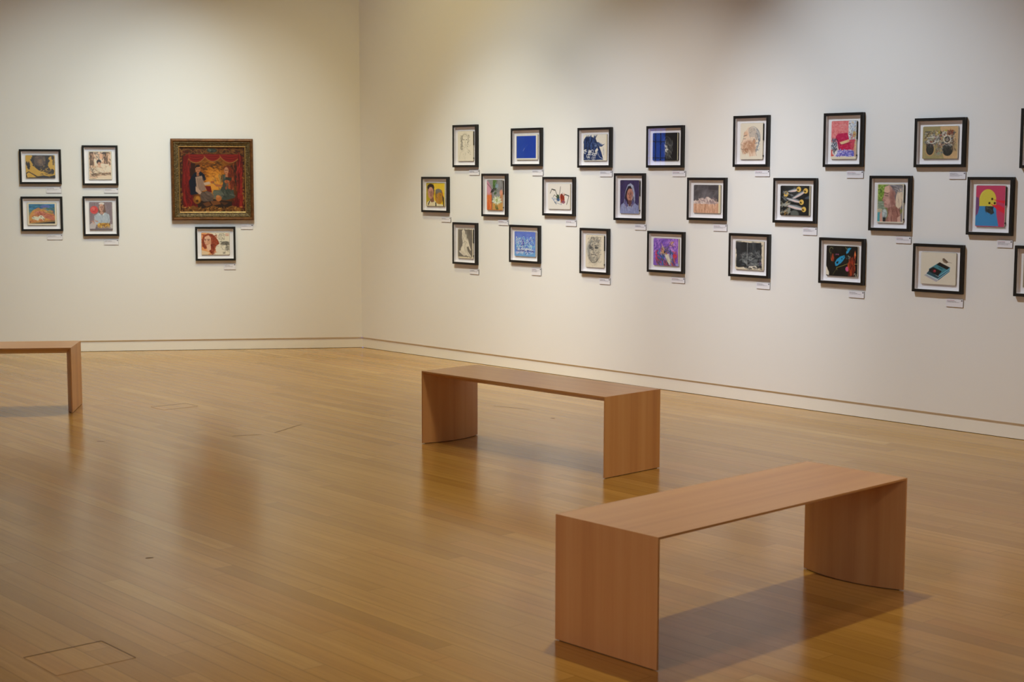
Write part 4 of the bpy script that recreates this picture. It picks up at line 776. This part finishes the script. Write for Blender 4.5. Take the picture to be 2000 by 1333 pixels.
def art_G5():
    c = Cv(150, 152, '3a1d0c', 35)
    c.SC(260, 0, 0, 1, 1, ['5a3316', '2a1408', '6b421c', '4a2810', '3a2410'], .08, .016, 0, 180, .6)
    # stage glow
    c.B(.1, .18, .92, .9, '4a2408'); c.E(.52, .5, .3, .36, 'b06a18', .9, 0, .7); c.E(.53, .52, .17, .24, 'd8922c', .9, 0, .8); c.E(.53, .55, .09, .16, 'e8ac48', .7, 0, .9); c.SC(80, .3, .22, .76, .55, ['8a5014', 'c07c22', '6a3a0e', '5a300c'], .1, .014, 30, 70, .5); c.SC(26, .34, .2, .74, .34, ['5a3610', '7a5a1c', '3c2408'], .09, .02, 10, 40, .7)
    c.B(.11, .25, .24, .5, '2a1208', .85); c.B(.78, .28, .9, .6, '30140a', .8)
    # carved top border and ovals
    c.SC(160, .02, .01, .98, .1, ['7a5224', '4a2c10', '96682e', '38200c', '5c1c12'], .06, .014, 10, 70, .8)
    for x in (.12, .3, .7, .88): c.A(x, .07, .08, .035, 0, 360, .012, '7c5426', .8)
    c.E(.5, .05, .1, .045, '6b4a20'); c.E(.5, .05, .075, .033, '2a322c'); c.SC(9, .45, .03, .55, .07, ['8a9a8c', '566058'], .04, .012, 10, 30, .8)
    # curtains: swags and drops
    for x0, x1, y in ((.1, .4, .1), (.38, .64, .1), (.62, .93, .1)):
        n = 14
        top = [(x0 + (x1 - x0) * i / n, y + .01) for i in range(n + 1)]
        dpt = .11 if x1 - x0 > .28 else .09
        bot = [(x0 + (x1 - x0) * i / n, y + .03 + dpt * math.sin(math.pi * i / n) ** .7) for i in range(n + 1)]
        c.P(top + bot[::-1], '7c1712'); c.L(bot, .014, 'a07038', .9)
        for j in range(5): c.L([(p[0], y + .015 + (q[1] - y - .02) * (j + 1) / 6) for p, q in zip(top, bot)], .007, ('9c2a1e', '5a0e0a')[j % 2], .8)
    c.P([(.06, .14), (.14, .12), (.12, .3), (.15, .55), (.2, .8), (.28, .95), (.05, .95), (.03, .6)], '6a100e'); c.P([(.9, .12), (.97, .14), (.97, .6), (.97, .95), (.78, .93), (.86, .8), (.91, .55), (.89, .3)], '6a100e')
    c.SC(44, .06, .2, .16, .9, ['8c1f18', '4a0a08', 'a02c22'], .22, .014, 88, 6, .8); c.SC(44, .87, .2, .96, .9, ['8c1f18', '4a0a08', 'a83028'], .22, .014, 95, 6, .8); c.SC(16, .1, .8, .26, .95, ['8c1f18', '500c0a'], .12, .016, 70, 20, .8); c.SC(16, .78, .78, .92, .95, ['8c1f18', '500c0a'], .12, .016, 110, 20, .8)
    c.SC(50, 0, .1, .04, .98, ['8a5e28', '4a2e12', 'a47434'], .03, .014, 0, 90, .8); c.SC(50, .965, .1, 1, .98, ['8a5e28', '4a2e12', 'a47434'], .03, .014, 0, 90, .8)
    # checkered floor
    c.P([(.26, .84), (.5, .8), (.8, .84), (.78, .95), (.28, .95)], '2a1c12'); c.P([(.46, .83), (.6, .83), (.62, .88), (.5, .9)], '7a4c26'); c.P([(.6, .84), (.74, .86), (.68, .9)], '54331a'); c.P([(.34, .87), (.44, .84), (.48, .89), (.4, .92)], '6a4222')
    # seated man in dark cape, striped shirt, grey trousers
    c.P([(.16, .74), (.14, .52), (.22, .4), (.3, .36), (.38, .42), (.4, .5), (.3, .56), (.28, .72)], '11182a'); c.P([(.24, .46), (.34, .44), (.4, .66), (.26, .7)], 'a89484')
    for i in range(5): c.L([(.27 + .025 * i, .48), (.3 + .02 * i, .66)], .007, '5a4844', .9)
    c.P([(.36, .55), (.45, .53), (.47, .57), (.38, .59)], 'cbb8a4'); c.E(.5, .54, .03, .02, 'a8653c'); c.P([(.24, .6), (.3, .66), (.36, .72), (.32, .75), (.24, .68)], 'c0aa98'); c.E(.37, .75, .04, .035, 'ac6a44'); c.P([(.32, .7), (.44, .66), (.52, .76), (.5, .83), (.36, .84), (.3, .8)], '63564e'); c.SC(16, .32, .68, .5, .83, ['4a403a', '7c6e64'], .1, .016, 30, 30, .6); c.P([(.38, .6), (.47, .6), (.49, .7), (.42, .68)], '6c1a14')
    c.P([(.255, .4), (.29, .39), (.3, .44), (.26, .45)], 'a06c4c'); c.E(.28, .34, .038, .06, 'b67c5a'); c.P([(.235, .33), (.25, .28), (.29, .265), (.32, .29), (.3, .305), (.26, .31)], '24140c')
    c.E(.265, .335, .01, .006, '3a2014'); c.E(.298, .335, .01, .006, '3a2014'); c.L([(.27, .37), (.295, .372)], .006, '6c2c20')
    c.E(.26, .81, .06, .065, '8a5a1c'); c.E(.27, .8, .035, .045, 'c08a34', .9); c.E(.26, .83, .022, .02, '4a2c0c')
    # seated woman with long red hair in grey-green dress
    c.P([(.66, .42), (.76, .42), (.82, .52), (.82, .66), (.84, .78), (.7, .82), (.56, .8), (.5, .72), (.52, .66), (.62, .66), (.66, .56)], '3f4a44'); c.P([(.5, .68), (.62, .66), (.68, .74), (.6, .82), (.52, .8)], '6a7468', .9); c.SC(36, .52, .45, .84, .8, ['54605a', '2a332f', '6c7a70'], .1, .018, 50, 50, .6)
    c.P([(.52, .57), (.64, .58), (.66, .61), (.56, .61)], 'b06e44'); c.P([(.74, .55), (.83, .54), (.82, .66), (.74, .64)], 'a85c34'); c.E(.72, .53, .04, .025, 'b06a42'); c.E(.59, .79, .045, .045, 'b8743c'); c.E(.58, .76, .03, .02, 'c88a54')
    c.P([(.68, .38), (.68, .3), (.74, .28), (.8, .31), (.84, .42), (.84, .58), (.78, .68), (.76, .5), (.72, .46)], '6a2a14'); c.SC(40, .7, .29, .86, .66, ['8a3c1c', '4a1a0c', 'a8522a'], .08, .012, 80, 30, .8); c.E(.715, .36, .034, .055, 'c08a66'); c.E(.702, .355, .009, .006, '3a1c10'); c.E(.727, .355, .009, .006, '3a1c10'); c.L([(.703, .39), (.722, .39)], .006, '7c2c20'); c.P([(.7, .42), (.73, .4), (.74, .46), (.7, .46)], 'b67c58'); c.P([(.7, .46), (.8, .47), (.78, .52), (.7, .5)], '2c3430')
    # gilded foot rail
    c.P([(.06, .95), (.2, .9), (.34, .95), (.5, .9), (.66, .95), (.8, .9), (.94, .95), (.94, .99), (.06, .99)], '7c5220'); c.SC(90, .05, .92, .95, .99, ['a87834', '3c240c', 'c4944a', '5c3a16'], .04, .014, 20, 70, .85); c.L([(.1, .965), (.9, .965)], .006, '2a1808', .8)
    c.border(.008, '241208'); c.NZ(.05, 1); c.im = c.im * np.array([.86, .80, .78]); return c
ART = {k[4:]: v for k, v in list(globals().items()) if k.startswith('art_')}


# ------------------------------------------------------------------ pictures
def page_mesh(name, cv, w, h, mat, parent, x0, z0, y, rad=.006, gain=1.32):
    """painted sheet: a fine grid whose vertices carry the drawing's own colours"""
    img = cv.final()                                  # rows top->bottom, sRGB 0..1
    H_, W_ = img.shape[:2]
    xs = np.linspace(0, w, W_); zs = np.linspace(h, 0, H_)
    X, Z = np.meshgrid(xs, zs)
    # rounded corners: pull border vertices on to the corner arcs
    for cx, cz in ((rad, rad), (w - rad, rad), (rad, h - rad), (w - rad, h - rad)):
        inx = (X < rad) if cx == rad else (X > w - rad)
        inz = (Z < rad) if cz == rad else (Z > h - rad)
        dx, dz = X - cx, Z - cz
        k = np.maximum(np.abs(dx), np.abs(dz)); r = np.hypot(dx, dz)
        s = np.where((inx & inz) & (r > 1e-9), k / np.maximum(r, 1e-9), 1.)
        X = np.where(inx & inz, cx + dx * s, X); Z = np.where(inx & inz, cz + dz * s, Z)
    co = np.stack([X + x0, np.full_like(X, y), Z + z0], -1).reshape(-1, 3)
    me = bpy.data.meshes.new(name)
    nv = H_ * W_
    idx = np.arange(nv).reshape(H_, W_)
    q = np.stack([idx[1:, :-1], idx[1:, 1:], idx[:-1, 1:], idx[:-1, :-1]], -1).reshape(-1, 4)
    me.vertices.add(nv); me.vertices.foreach_set('co', co.astype(np.float32).ravel())
    me.loops.add(q.size); me.loops.foreach_set('vertex_index', q.astype(np.int32).ravel())
    me.polygons.add(len(q)); me.polygons.foreach_set('loop_start', (np.arange(len(q)) * 4).astype(np.int32))
    me.update(calc_edges=True)
    a = me.color_attributes.new('paint', 'FLOAT_COLOR', 'POINT')
    l = np.where(img <= .04045, img / 12.92, ((img + .055) / 1.055) ** 2.4)
    l = l * np.minimum(gain, .86 / np.maximum(l.max(-1, keepdims=True), 1e-4))
    a.data.foreach_set('color', np.concatenate([l, np.ones((H_, W_, 1))], -1).astype(np.float32).ravel())
    me.materials.append(mat)
    o = bpy.data.objects.new(name, me); COL.objects.link(o); o.parent = parent
    return o

def rrect(x0, x1, z0, z1, r, n=5):
    pts = []
    for cx, cz, a0 in ((x1 - r, z1 - r, 0), (x0 + r, z1 - r, 90), (x0 + r, z0 + r, 180), (x1 - r, z0 + r, 270)):
        for i in range(n + 1):
            a = math.radians(a0 + 90 * i / n); pts.append((cx + r * math.cos(a), cz + r * math.sin(a)))
    return pts

DEP = .029; MW = .0185
def framed(pos, rz, w, h, art, label, group, edge):
    root = empty('framed_drawing', pos, rz, label, 'framed picture', group)
    MB().ring(w, h, [(0, 0), (0, -DEP + .0015), (.0015, -DEP), (MW - .001, -DEP), (MW, -DEP + .001), (MW, 0)]).build('frame', M_frame, root)
    MB().ring(w - 2 * MW, h - 2 * MW, [(0, -.003), (0, -DEP + .0045), (.0025, -DEP + .0045), (.0025, -.003)]).build('spacer', M_spacer, root).location = (0, 0, MW)
    iw, ih = w - 2 * MW, h - 2 * MW
    MB().box(-iw / 2, iw / 2, -.003, -.001, MW, MW + ih).build('mat_board', M_mat, root)
    g = MB().box(-iw / 2 + .0003, iw / 2 - .0003, -DEP + .0036, -DEP + .0016, MW + .0003, MW + ih - .0003)
    g.build('glass_pane', M_glass, root)
    # sketchbook, open and mounted on the board
    pw, ph = (.203, .256) if w < h else (.256, .206)
    x0, z0 = -pw / 2, (h - ph) / 2
    bk = MB().prism(rrect(x0, x0 + pw, z0, z0 + ph, .007), -.0055, -.003).build('sketchbook', M_cover, root)
    st = MB().prism(rrect(x0 + .001, x0 + pw - .001, z0 + .001, z0 + ph - .001, .0065), -.0135, -.0055).build('page_stack', M_pages if edge != 'dark' else M_cover, bk)
    page_mesh('page', art, pw - .003, ph - .003, M_art, bk, x0 + .001, z0 + .0015, -.0139)
    if edge == 'band':
        xr = x0 + pw
        MB().box(xr - .001, xr + .0035, -.0137, -.0035, z0 + ph * .52, z0 + ph - .008).build('elastic_band', M_band, bk)
        MB().box(xr - .001, xr + .003, -.0137, -.0035, z0 + ph * .08, z0 + ph * .115).build('elastic_band', M_band, bk)
    return root

def text_card(pos, rz, w, h, lines, label, seed, title_red):
    """pos = lower left corner on the wall"""
    r = random.Random(seed)
    root = empty('text_card', pos, rz, label, 'wall label', 'text cards beside the artworks')
    MB().box(0, w, -.0048, 0, 0, h).build('foam_board', M_core, root)
    MB().box(.0002, w - .0002, -.0056, -.0048, .0002, h - .0002).build('card_face', M_card, root)
    first, bold, rest = MB(), MB(), MB()
    y0, y1 = -.0060, -.0056
    top = h - .0105
    for li in range(lines):
        z = top - li * .0056
        if z < .004: break
        tgt = (first, bold)[li] if li < 2 else rest
        end = (.52, .6, .95, .8, .6)[li] * (w - .014) * r.uniform(.85, 1.02)
        x = .007
        while x < .007 + end - .003:
            wl = r.uniform(.0035, .0105)
            xe = min(x + wl, .007 + end)
            # each word: a row of little letter strokes
            xl = x
            while xl < xe - .0006:
                lw = r.choice((.0009, .0012, .0015)); hl = r.choice((.0018, .0018, .0026))
                tgt.box(xl, min(xl + lw, xe), y0, y1, z, z + hl)
                xl += lw + .0004
            x = xe + .0016
    a = first.build('printed_text', M_inkr if title_red else M_inkd, root); a['label'] = 'artist name line'
    if bold.v: bold.build('printed_text', M_inkd, root)
    if rest.v: rest.build('printed_text', M_ink, root)
    R = .0045; cx, cz = w - .0085, h - .0085
    pts = [(cx + R * math.cos(2 * math.pi * i / 20), cz + R * math.sin(2 * math.pi * i / 20)) for i in range(20)]
    d = MB().prism(pts, -.0062, -.0056).build('round_sticker', M_dot, root)
    nm = MB(); k = r.choice((1, 2))
    for i in range(k):
        xx = cx + (i - (k - 1) / 2) * .0024
        nm.box(xx - .0006, xx + .0006, -.0064, -.0062, cz - .0014, cz + .0014)
    nm.build('sticker_number', M_num, d)

# name, s of left edge, z of centre, portrait?, card (s0, s1, z0, z1), edge style
RIGHT = [
 ('F1', 1.358, 1.863, 1, (1.552, 1.682, 1.617, 1.659), 'band', 3),
 ('F2', 2.103, 1.845, 0, (2.34, 2.469, 1.614, 1.661), 'cream', 3),
 ('F3', 2.884, 1.833, 0, (3.112, 3.245, 1.608, 1.652), 'cream', 3),
 ('F4', 3.62, 1.832, 0, (3.866, 3.996, 1.611, 1.653), 'dark', 3),
 ('F5', 4.459, 1.861, 1, (4.643, 4.775, 1.614, 1.657), 'band', 3),
 ('F6', 5.242, 1.859, 1, (5.423, 5.556, 1.606, 1.653), 'band', 4),
 ('F7', 5.953, 1.832, 0, (6.201, 6.319, 1.602, 1.647), 'cream', 4),
 ('F8', 6.696, 1.85, 1, None, 'band', 3),
 ('F9', .928, 1.445, 0, (1.178, 1.305, 1.209, 1.251), 'cream', 3),
 ('F10', 1.735, 1.45, 1, (1.926, 2.05, 1.201, 1.243), 'band', 3),
 ('F11', 2.484, 1.449, 0, (2.733, 2.855, 1.214, 1.261), 'cream', 3),
 ('F12', 3.285, 1.455, 1, (3.490, 3.606, 1.205, 1.247), 'band', 3),
 ('F13', 4.032, 1.449, 0, (4.27, 4.398, 1.219, 1.267), 'cream', 4),
 ('F14', 4.826, 1.449, 0, (5.072, 5.191, 1.215, 1.266), 'cream', 4),
 ('F15', 5.62, 1.442, 1, (5.822, 5.937, 1.184, 1.227), 'band', 3),
 ('F16', 6.346, 1.436, 1, (6.553, 6.658, 1.183, 1.228), 'band', 4),
 ('F17', 1.354, 1.031, 1, (1.557, 1.675, .772, .814), 'band', 3),
 ('F18', 2.084, 1.053, 0, (2.335, 2.45, .801, .86), 'cream', 5),
 ('F19', 2.915, 1.025, 1, (3.116, 3.234, .77, .816), 'band', 3),
 ('F20', 3.64, 1.047, 0, (3.871, 4.003, .821, .862), 'cream', 3),
 ('F21', 4.435, 1.054, 0, (4.676, 4.797, .822, .866), 'cream', 3),
 ('F22', 5.227, 1.048, 0, (5.464, 5.587, .807, .852), 'cream', 3),
 ('F23', 5.968, 1.033, 0, (6.209, 6.331, .794, .844), 'cream', 3),
 ('F24', 6.687, 1.045, 0, None, 'cream', 3),
]
LEFT = [
 ('G1', 3.051, 1.684, 0, (2.825, 2.694, 1.448, 1.502), 'cream', 4),
 ('G2', 2.503, 1.697, 1, (2.318, 2.194, 1.448, 1.489), 'cream', 3),
 ('G3', 3.05, 1.261, 0, (2.829, 2.696, 1.027, 1.072), 'cream', 3),
 ('G4', 2.508, 1.239, 1, (2.330, 2.203, .978, 1.025), 'cream', 3),
 ('G6', 1.515, .984, 0, (1.262, 1.156, .745, .796), 'cream', 4),
]
INFO = {
 'F1': ('black-framed pencil sketch of a woman with two braids, first in the top row', 'braided woman sketch', 0),
 'F2': ('black-framed plain deep blue square picture with a faint diagonal line', 'plain blue picture', 0),
 'F3': ('black-framed navy ink drawing of a bent figure with white curls on cream paper', 'navy ink drawing with curls', 0),
 'F4': ('black-framed black picture with blue window reflection in its glass', 'black picture with blue reflection', 1),
 'F5': ('black-framed watercolour profile of a man with cornrows on cream paper', 'cornrow profile', 1),
 'F6': ('black-framed painting of a crimson armchair against a pink wall', 'crimson armchair painting', 1),
 'F7': ('black-framed drawing of two dark heads under a tangle of scrap on green and tan', 'twin dark heads drawing', 0),
 'F8': ('black frame cut off by the right picture edge, level with the top row', 'cut off frame', 0),
 'F9': ('black-framed yellow double portrait of two heads, nearest the room corner', 'yellow double portrait', 0),
 'F10': ('black-framed painting of a small bird and white lily on orange', 'bird and lily painting', 1),
 'F11': ('black-framed ink drawing of a red and blue spider on white paper', 'spider drawing', 1),
 'F12': ('black-framed portrait of a person in a grey hood on purple', 'hooded portrait', 0),
 'F13': ('black-framed painting of a pale crumpled mound on a brown ledge', 'crumpled mound painting', 1),
 'F14': ('black-framed painting of silver fish with yellow discs for heads on black', 'silver fish painting', 1),
 'F15': ('black-framed profile portrait of a woman with grey hair in front of green garden', 'garden profile portrait', 1),
 'F16': ('black-framed flat pink, yellow and blue picture of a rounded figure with three dark holes', 'pink yellow and blue picture', 1),
 'F17': ('black-framed grey drawing of a seated nude seen from the side', 'seated nude drawing', 0),
 'F18': ('black-framed light blue picture covered with white splashes', 'light blue splash picture', 1),
 'F19': ('black-framed dense scribbled pencil face on cream paper', 'scribbled face', 0),
 'F20': ('black-framed purple painting of a bird with red and blue strokes', 'purple bird painting', 1),
 'F21': ('black-framed charcoal grey landscape with dripping white edges', 'charcoal grey landscape', 0),
 'F22': ('black-framed black picture with bright blue blots and orange streaks', 'blue blot picture', 0),
 'F23': ('black-framed picture of a teal box with a small brown bird above it', 'teal box and bird picture', 1),
 'F24': ('black frame cut off by the right picture edge in the bottom row, olive picture inside', 'cut off olive picture', 0),
 'G1': ('black-framed yellow picture with a dark sunflower, upper left of four on the left wall', 'yellow sunflower picture', 0),
 'G2': ('black-framed sepia picture of a figure in a white dress under trees', 'white dress picture', 0),
 'G3': ('black-framed colourful still life with white shape on an orange table', 'orange table still life', 0),
 'G4': ('black-framed portrait of a woman in pale blue beside a red balloon', 'red balloon portrait', 0),
 'G6': ('black-framed page of head studies with a red-haired woman, under the gilt painting', 'red-haired head studies', 0),
}
for row, wall in ((RIGHT, 'R'), (LEFT, 'L')):
    for i, (k, s, zc, port, card, edge, nl) in enumerate(row):
        w, h = (.314, .36) if port else (.363, .311)
        lab, short, red = INFO[k]
        if wall == 'R':
            p = onR(s + w / 2, .0005, zc - h / 2); rz = RZ_R
        else:
            p = onL(s - w / 2, .0005, zc - h / 2); rz = RZ_L
        framed(p, rz, w, h, ART[k](), lab, 'black framed drawings on the right wall' if wall == 'R' else 'black framed drawings on the left wall', edge)
        if card:
            a, b_, z0, z1 = card
            p = onR(a, .0004, z0) if wall == 'R' else onL(a, .0004, z0)
            text_card(p, rz, abs(b_ - a), z1 - z0, nl, 'small white text card at lower right of the ' + short, 100 + i + (50 if wall == 'L' else 0), red)

# gilt framed oil painting
gw, gh = .740, .743
gp = onL(1.722 - gw / 2 - .002, .0005, 1.570 - gh / 2)
root = empty('framed_painting', gp, RZ_L, 'large oil painting of two seated people between red curtains in wide gilt frame', 'framed picture')
GD = .048
MB().ring(gw, gh, [(0, 0), (0, -.030), (.004, -.040), (.010, -.0465), (.016, -GD), (.022, -.0465), (.027, -.041), (.029, -.037), (.029, 0)]).build('frame', M_gold_out, root)
o = MB().ring(gw - .058, gh - .058, [(0, -.002), (0, -.037), (.006, -.039), (.012, -.037), (.024, -.031), (.036, -.027), (.041, -.028), (.041, -.002)]).build('ornament_band', M_gold_orn, root)
o.location = (0, 0, .029); o['label'] = 'olive gold patterned band of the frame'
# carved leaf beads along the band
bd = MB()
for side in range(4):
    ln = (gw if side % 2 == 0 else gh) - .058 - .03
    nbead = int(ln / .0135)
    for i in range(nbead):
        t = -ln / 2 + ln * (i + .5) / nbead
        for off, rr, yy in ((.011, .0048, -.0385), (.030, .0042, -.0285)):
            if side == 0: c = (t, .029 + off)
            elif side == 2: c = (t, gh - .029 - off)
            elif side == 1: c = (gw / 2 - .029 - off, gh / 2 + t)
            else: c = (-gw / 2 + .029 + off, gh / 2 + t)
            b0 = len(bd.v)
            bd.v += [(c[0] - rr, yy + .002, c[1]), (c[0], yy + .002, c[1] - rr), (c[0] + rr, yy + .002, c[1]), (c[0], yy + .002, c[1] + rr), (c[0], yy - .003, c[1])]
            bd.f += [(b0, b0 + 1, b0 + 4), (b0 + 1, b0 + 2, b0 + 4), (b0 + 2, b0 + 3, b0 + 4), (b0 + 3, b0, b0 + 4)]
bd.build('carved_beads', M_gold_orn, root)
o = MB().ring(gw - .14, gh - .14, [(0, -.002), (0, -.029), (.003, -.031), (.007, -.029), (.0095, -.022), (.0095, -.002)]).build('inner_lip', M_gold_lip, root)
o.location = (0, 0, .07); o['label'] = 'bright gold inner lip of the frame'
cw, ch = gw - .158, gh - .158
MB().box(-cw / 2, cw / 2, -.018, -.004, .079, .079 + ch).build('canvas_stretcher', M_cover, root)
page_mesh('canvas', ART['G5'](), cw, ch, M_oil, root, -cw / 2, .079, -.0185, rad=.0005, gain=1.12)
text_card(onL(1.101, .0004, 1.115), RZ_L, .109, .043, 3, 'small white text card at lower right of the gilt framed painting', 88, 0)

# ------------------------------------------------------------------ lights
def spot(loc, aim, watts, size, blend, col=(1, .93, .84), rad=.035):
    d = bpy.data.lights.new('track_or_fill_lamp', 'SPOT')
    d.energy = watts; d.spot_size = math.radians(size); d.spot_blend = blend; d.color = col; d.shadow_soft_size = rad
    o = bpy.data.objects.new('track_or_fill_lamp', d); COL.objects.link(o)
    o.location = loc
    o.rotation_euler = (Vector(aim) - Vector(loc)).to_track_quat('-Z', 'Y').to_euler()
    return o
ZL = 4.9
# wall washers on the track: right wall
spot(onR(2.55, 3.0, ZL), onR(2.45, 0, .95), 198, 52, 1., (0.450, 0.733, 1.000))
spot(onR(2.55, 3.0, ZL), onR(1.9, 0, .6), 403, 40, 1., (1.000, 0.984, 0.795))  # second cone split off the lamp above, added to lift the lower wall
spot(onR(4.5, 4.0, ZL), onR(3.75, 0, .78), 559, 43, 1., (1.000, 0.983, 0.941))
spot(onR(4.75, 3.1, ZL), onR(5.9, 0, .95), 518, 50, 1., (0.838, 0.946, 1.000))
spot(onR(7.2, 3.2, ZL), onR(8.2, 0, 1.0), 37, 60, 1., (1.000, 0.735, 0.441))
spot(onR(10., 3.2, ZL), onR(10.5, 0, 1.3), 51, 60, 1., (1.000, 0.735, 0.441))
# left wall
spot(onL(1.2, 4.0, ZL), onL(2.5, 0, 1.25), 429, 46, 1., (0.717, 0.912, 1.000))
spot(onL(1.2, 3.1, ZL), onL(1.4, 0, 1.0), 228, 48, 1., (0.933, 1.000, 0.942))
# down lights of the hall, with added warm fill lamps among them
spot((.6, 6.75, ZL), (.75, 5.8, 0), 264, 110, 1., (1.000, 0.887, 0.409), 0.09)
spot((-3.6, 11.6, ZL + .2), (-3.6, 11.65, 0), 244, 116, 1., (1.000, 0.851, 0.419), 0.25)  # warm fill, added for ambient light bounced off the floor
spot((-1.6, 12.0, ZL + .2), (-1.55, 12.1, 0), 271, 124, 1., (1.000, 0.851, 0.419), 0.25)  # warm fill, added for ambient light near the corner
spot((-3.9, 11.3, ZL), (1.2, 5.8, .2), 46, 60, 1., (1.000, 0.887, 0.409), 0.06)
# unseen fill lamps added at the camera end to brighten the benches
spot((-3.5, 1.5, ZL), (.6, 5.3, .3), 345, 50, 1., (1.000, 0.625, 0.417), 0.4)  # added fill on the bench faces, large radius keeps its shadows faint
spot((4.6, 2.6, ZL), (1., 7.9, .3), 380, 46, 1., (1.000, 0.789, 0.579), 0.4)  # added fill on the end of the middle bench
spot((-3.5, -1.8, ZL), (-3.5, -4.6, 1.4), 1328, 80, 1., (0.667, 0.861, 1.000))  # washes the rear wall, added for its bounce on the bench legs
spot((-7.2, 2.5, ZL), (-10.2, 2.5, 1.4), 959, 80, 1., (0.667, 0.861, 1.000))  # same on the side wall, added for bounce

W = bpy.data.worlds.new('dusk sky'); S.world = W; W.use_nodes = True
bg = W.node_tree.nodes['Background']
bg.inputs[0].default_value = (*lin('2a5bd0'), 1); bg.inputs[1].default_value = 8.

# ------------------------------------------------------------------ camera and render look
cam = bpy.data.cameras.new('camera'); co = bpy.data.objects.new('camera', cam); COL.objects.link(co)
cam.sensor_fit = 'HORIZONTAL'; cam.sensor_width = 36.; cam.lens = F_PX / 2000 * 36.
fw = Vector((0, math.cos(PITCH), -math.sin(PITCH)))
up0 = Vector((0, math.sin(PITCH), math.cos(PITCH))); rt0 = Vector((1, 0, 0))
# roll: image right axis tilts by ROLL (image y runs down)
rt = rt0 * math.cos(ROLL) + up0 * math.sin(ROLL)
up = up0 * math.cos(ROLL) - rt0 * math.sin(ROLL)
R = Matrix((rt, up, -fw)).transposed()
co.matrix_world = Matrix.Translation((0, 0, CAM_H)) @ R.to_4x4()
cam.dof.use_dof = True; cam.dof.focus_distance = 11.2; cam.dof.aperture_fstop = 6.3
cam.clip_end = 100
S.camera = co

S.view_settings.view_transform = 'Standard'; S.view_settings.look = 'None'
S.view_settings.gamma = 1; S.view_settings.use_curve_mapping = False
S.view_settings.exposure = 0.04
try:
    S.cycles.max_bounces = 10; S.cycles.diffuse_bounces = 6; S.cycles.glossy_bounces = 4; S.cycles.transparent_max_bounces = 8
    S.cycles.use_denoising = True; S.cycles.denoiser = 'OPENIMAGEDENOISE'
    S.cycles.sample_clamp_indirect = 6.
    S.cycles.caustics_reflective = False; S.cycles.caustics_refractive = False
except Exception:
    pass
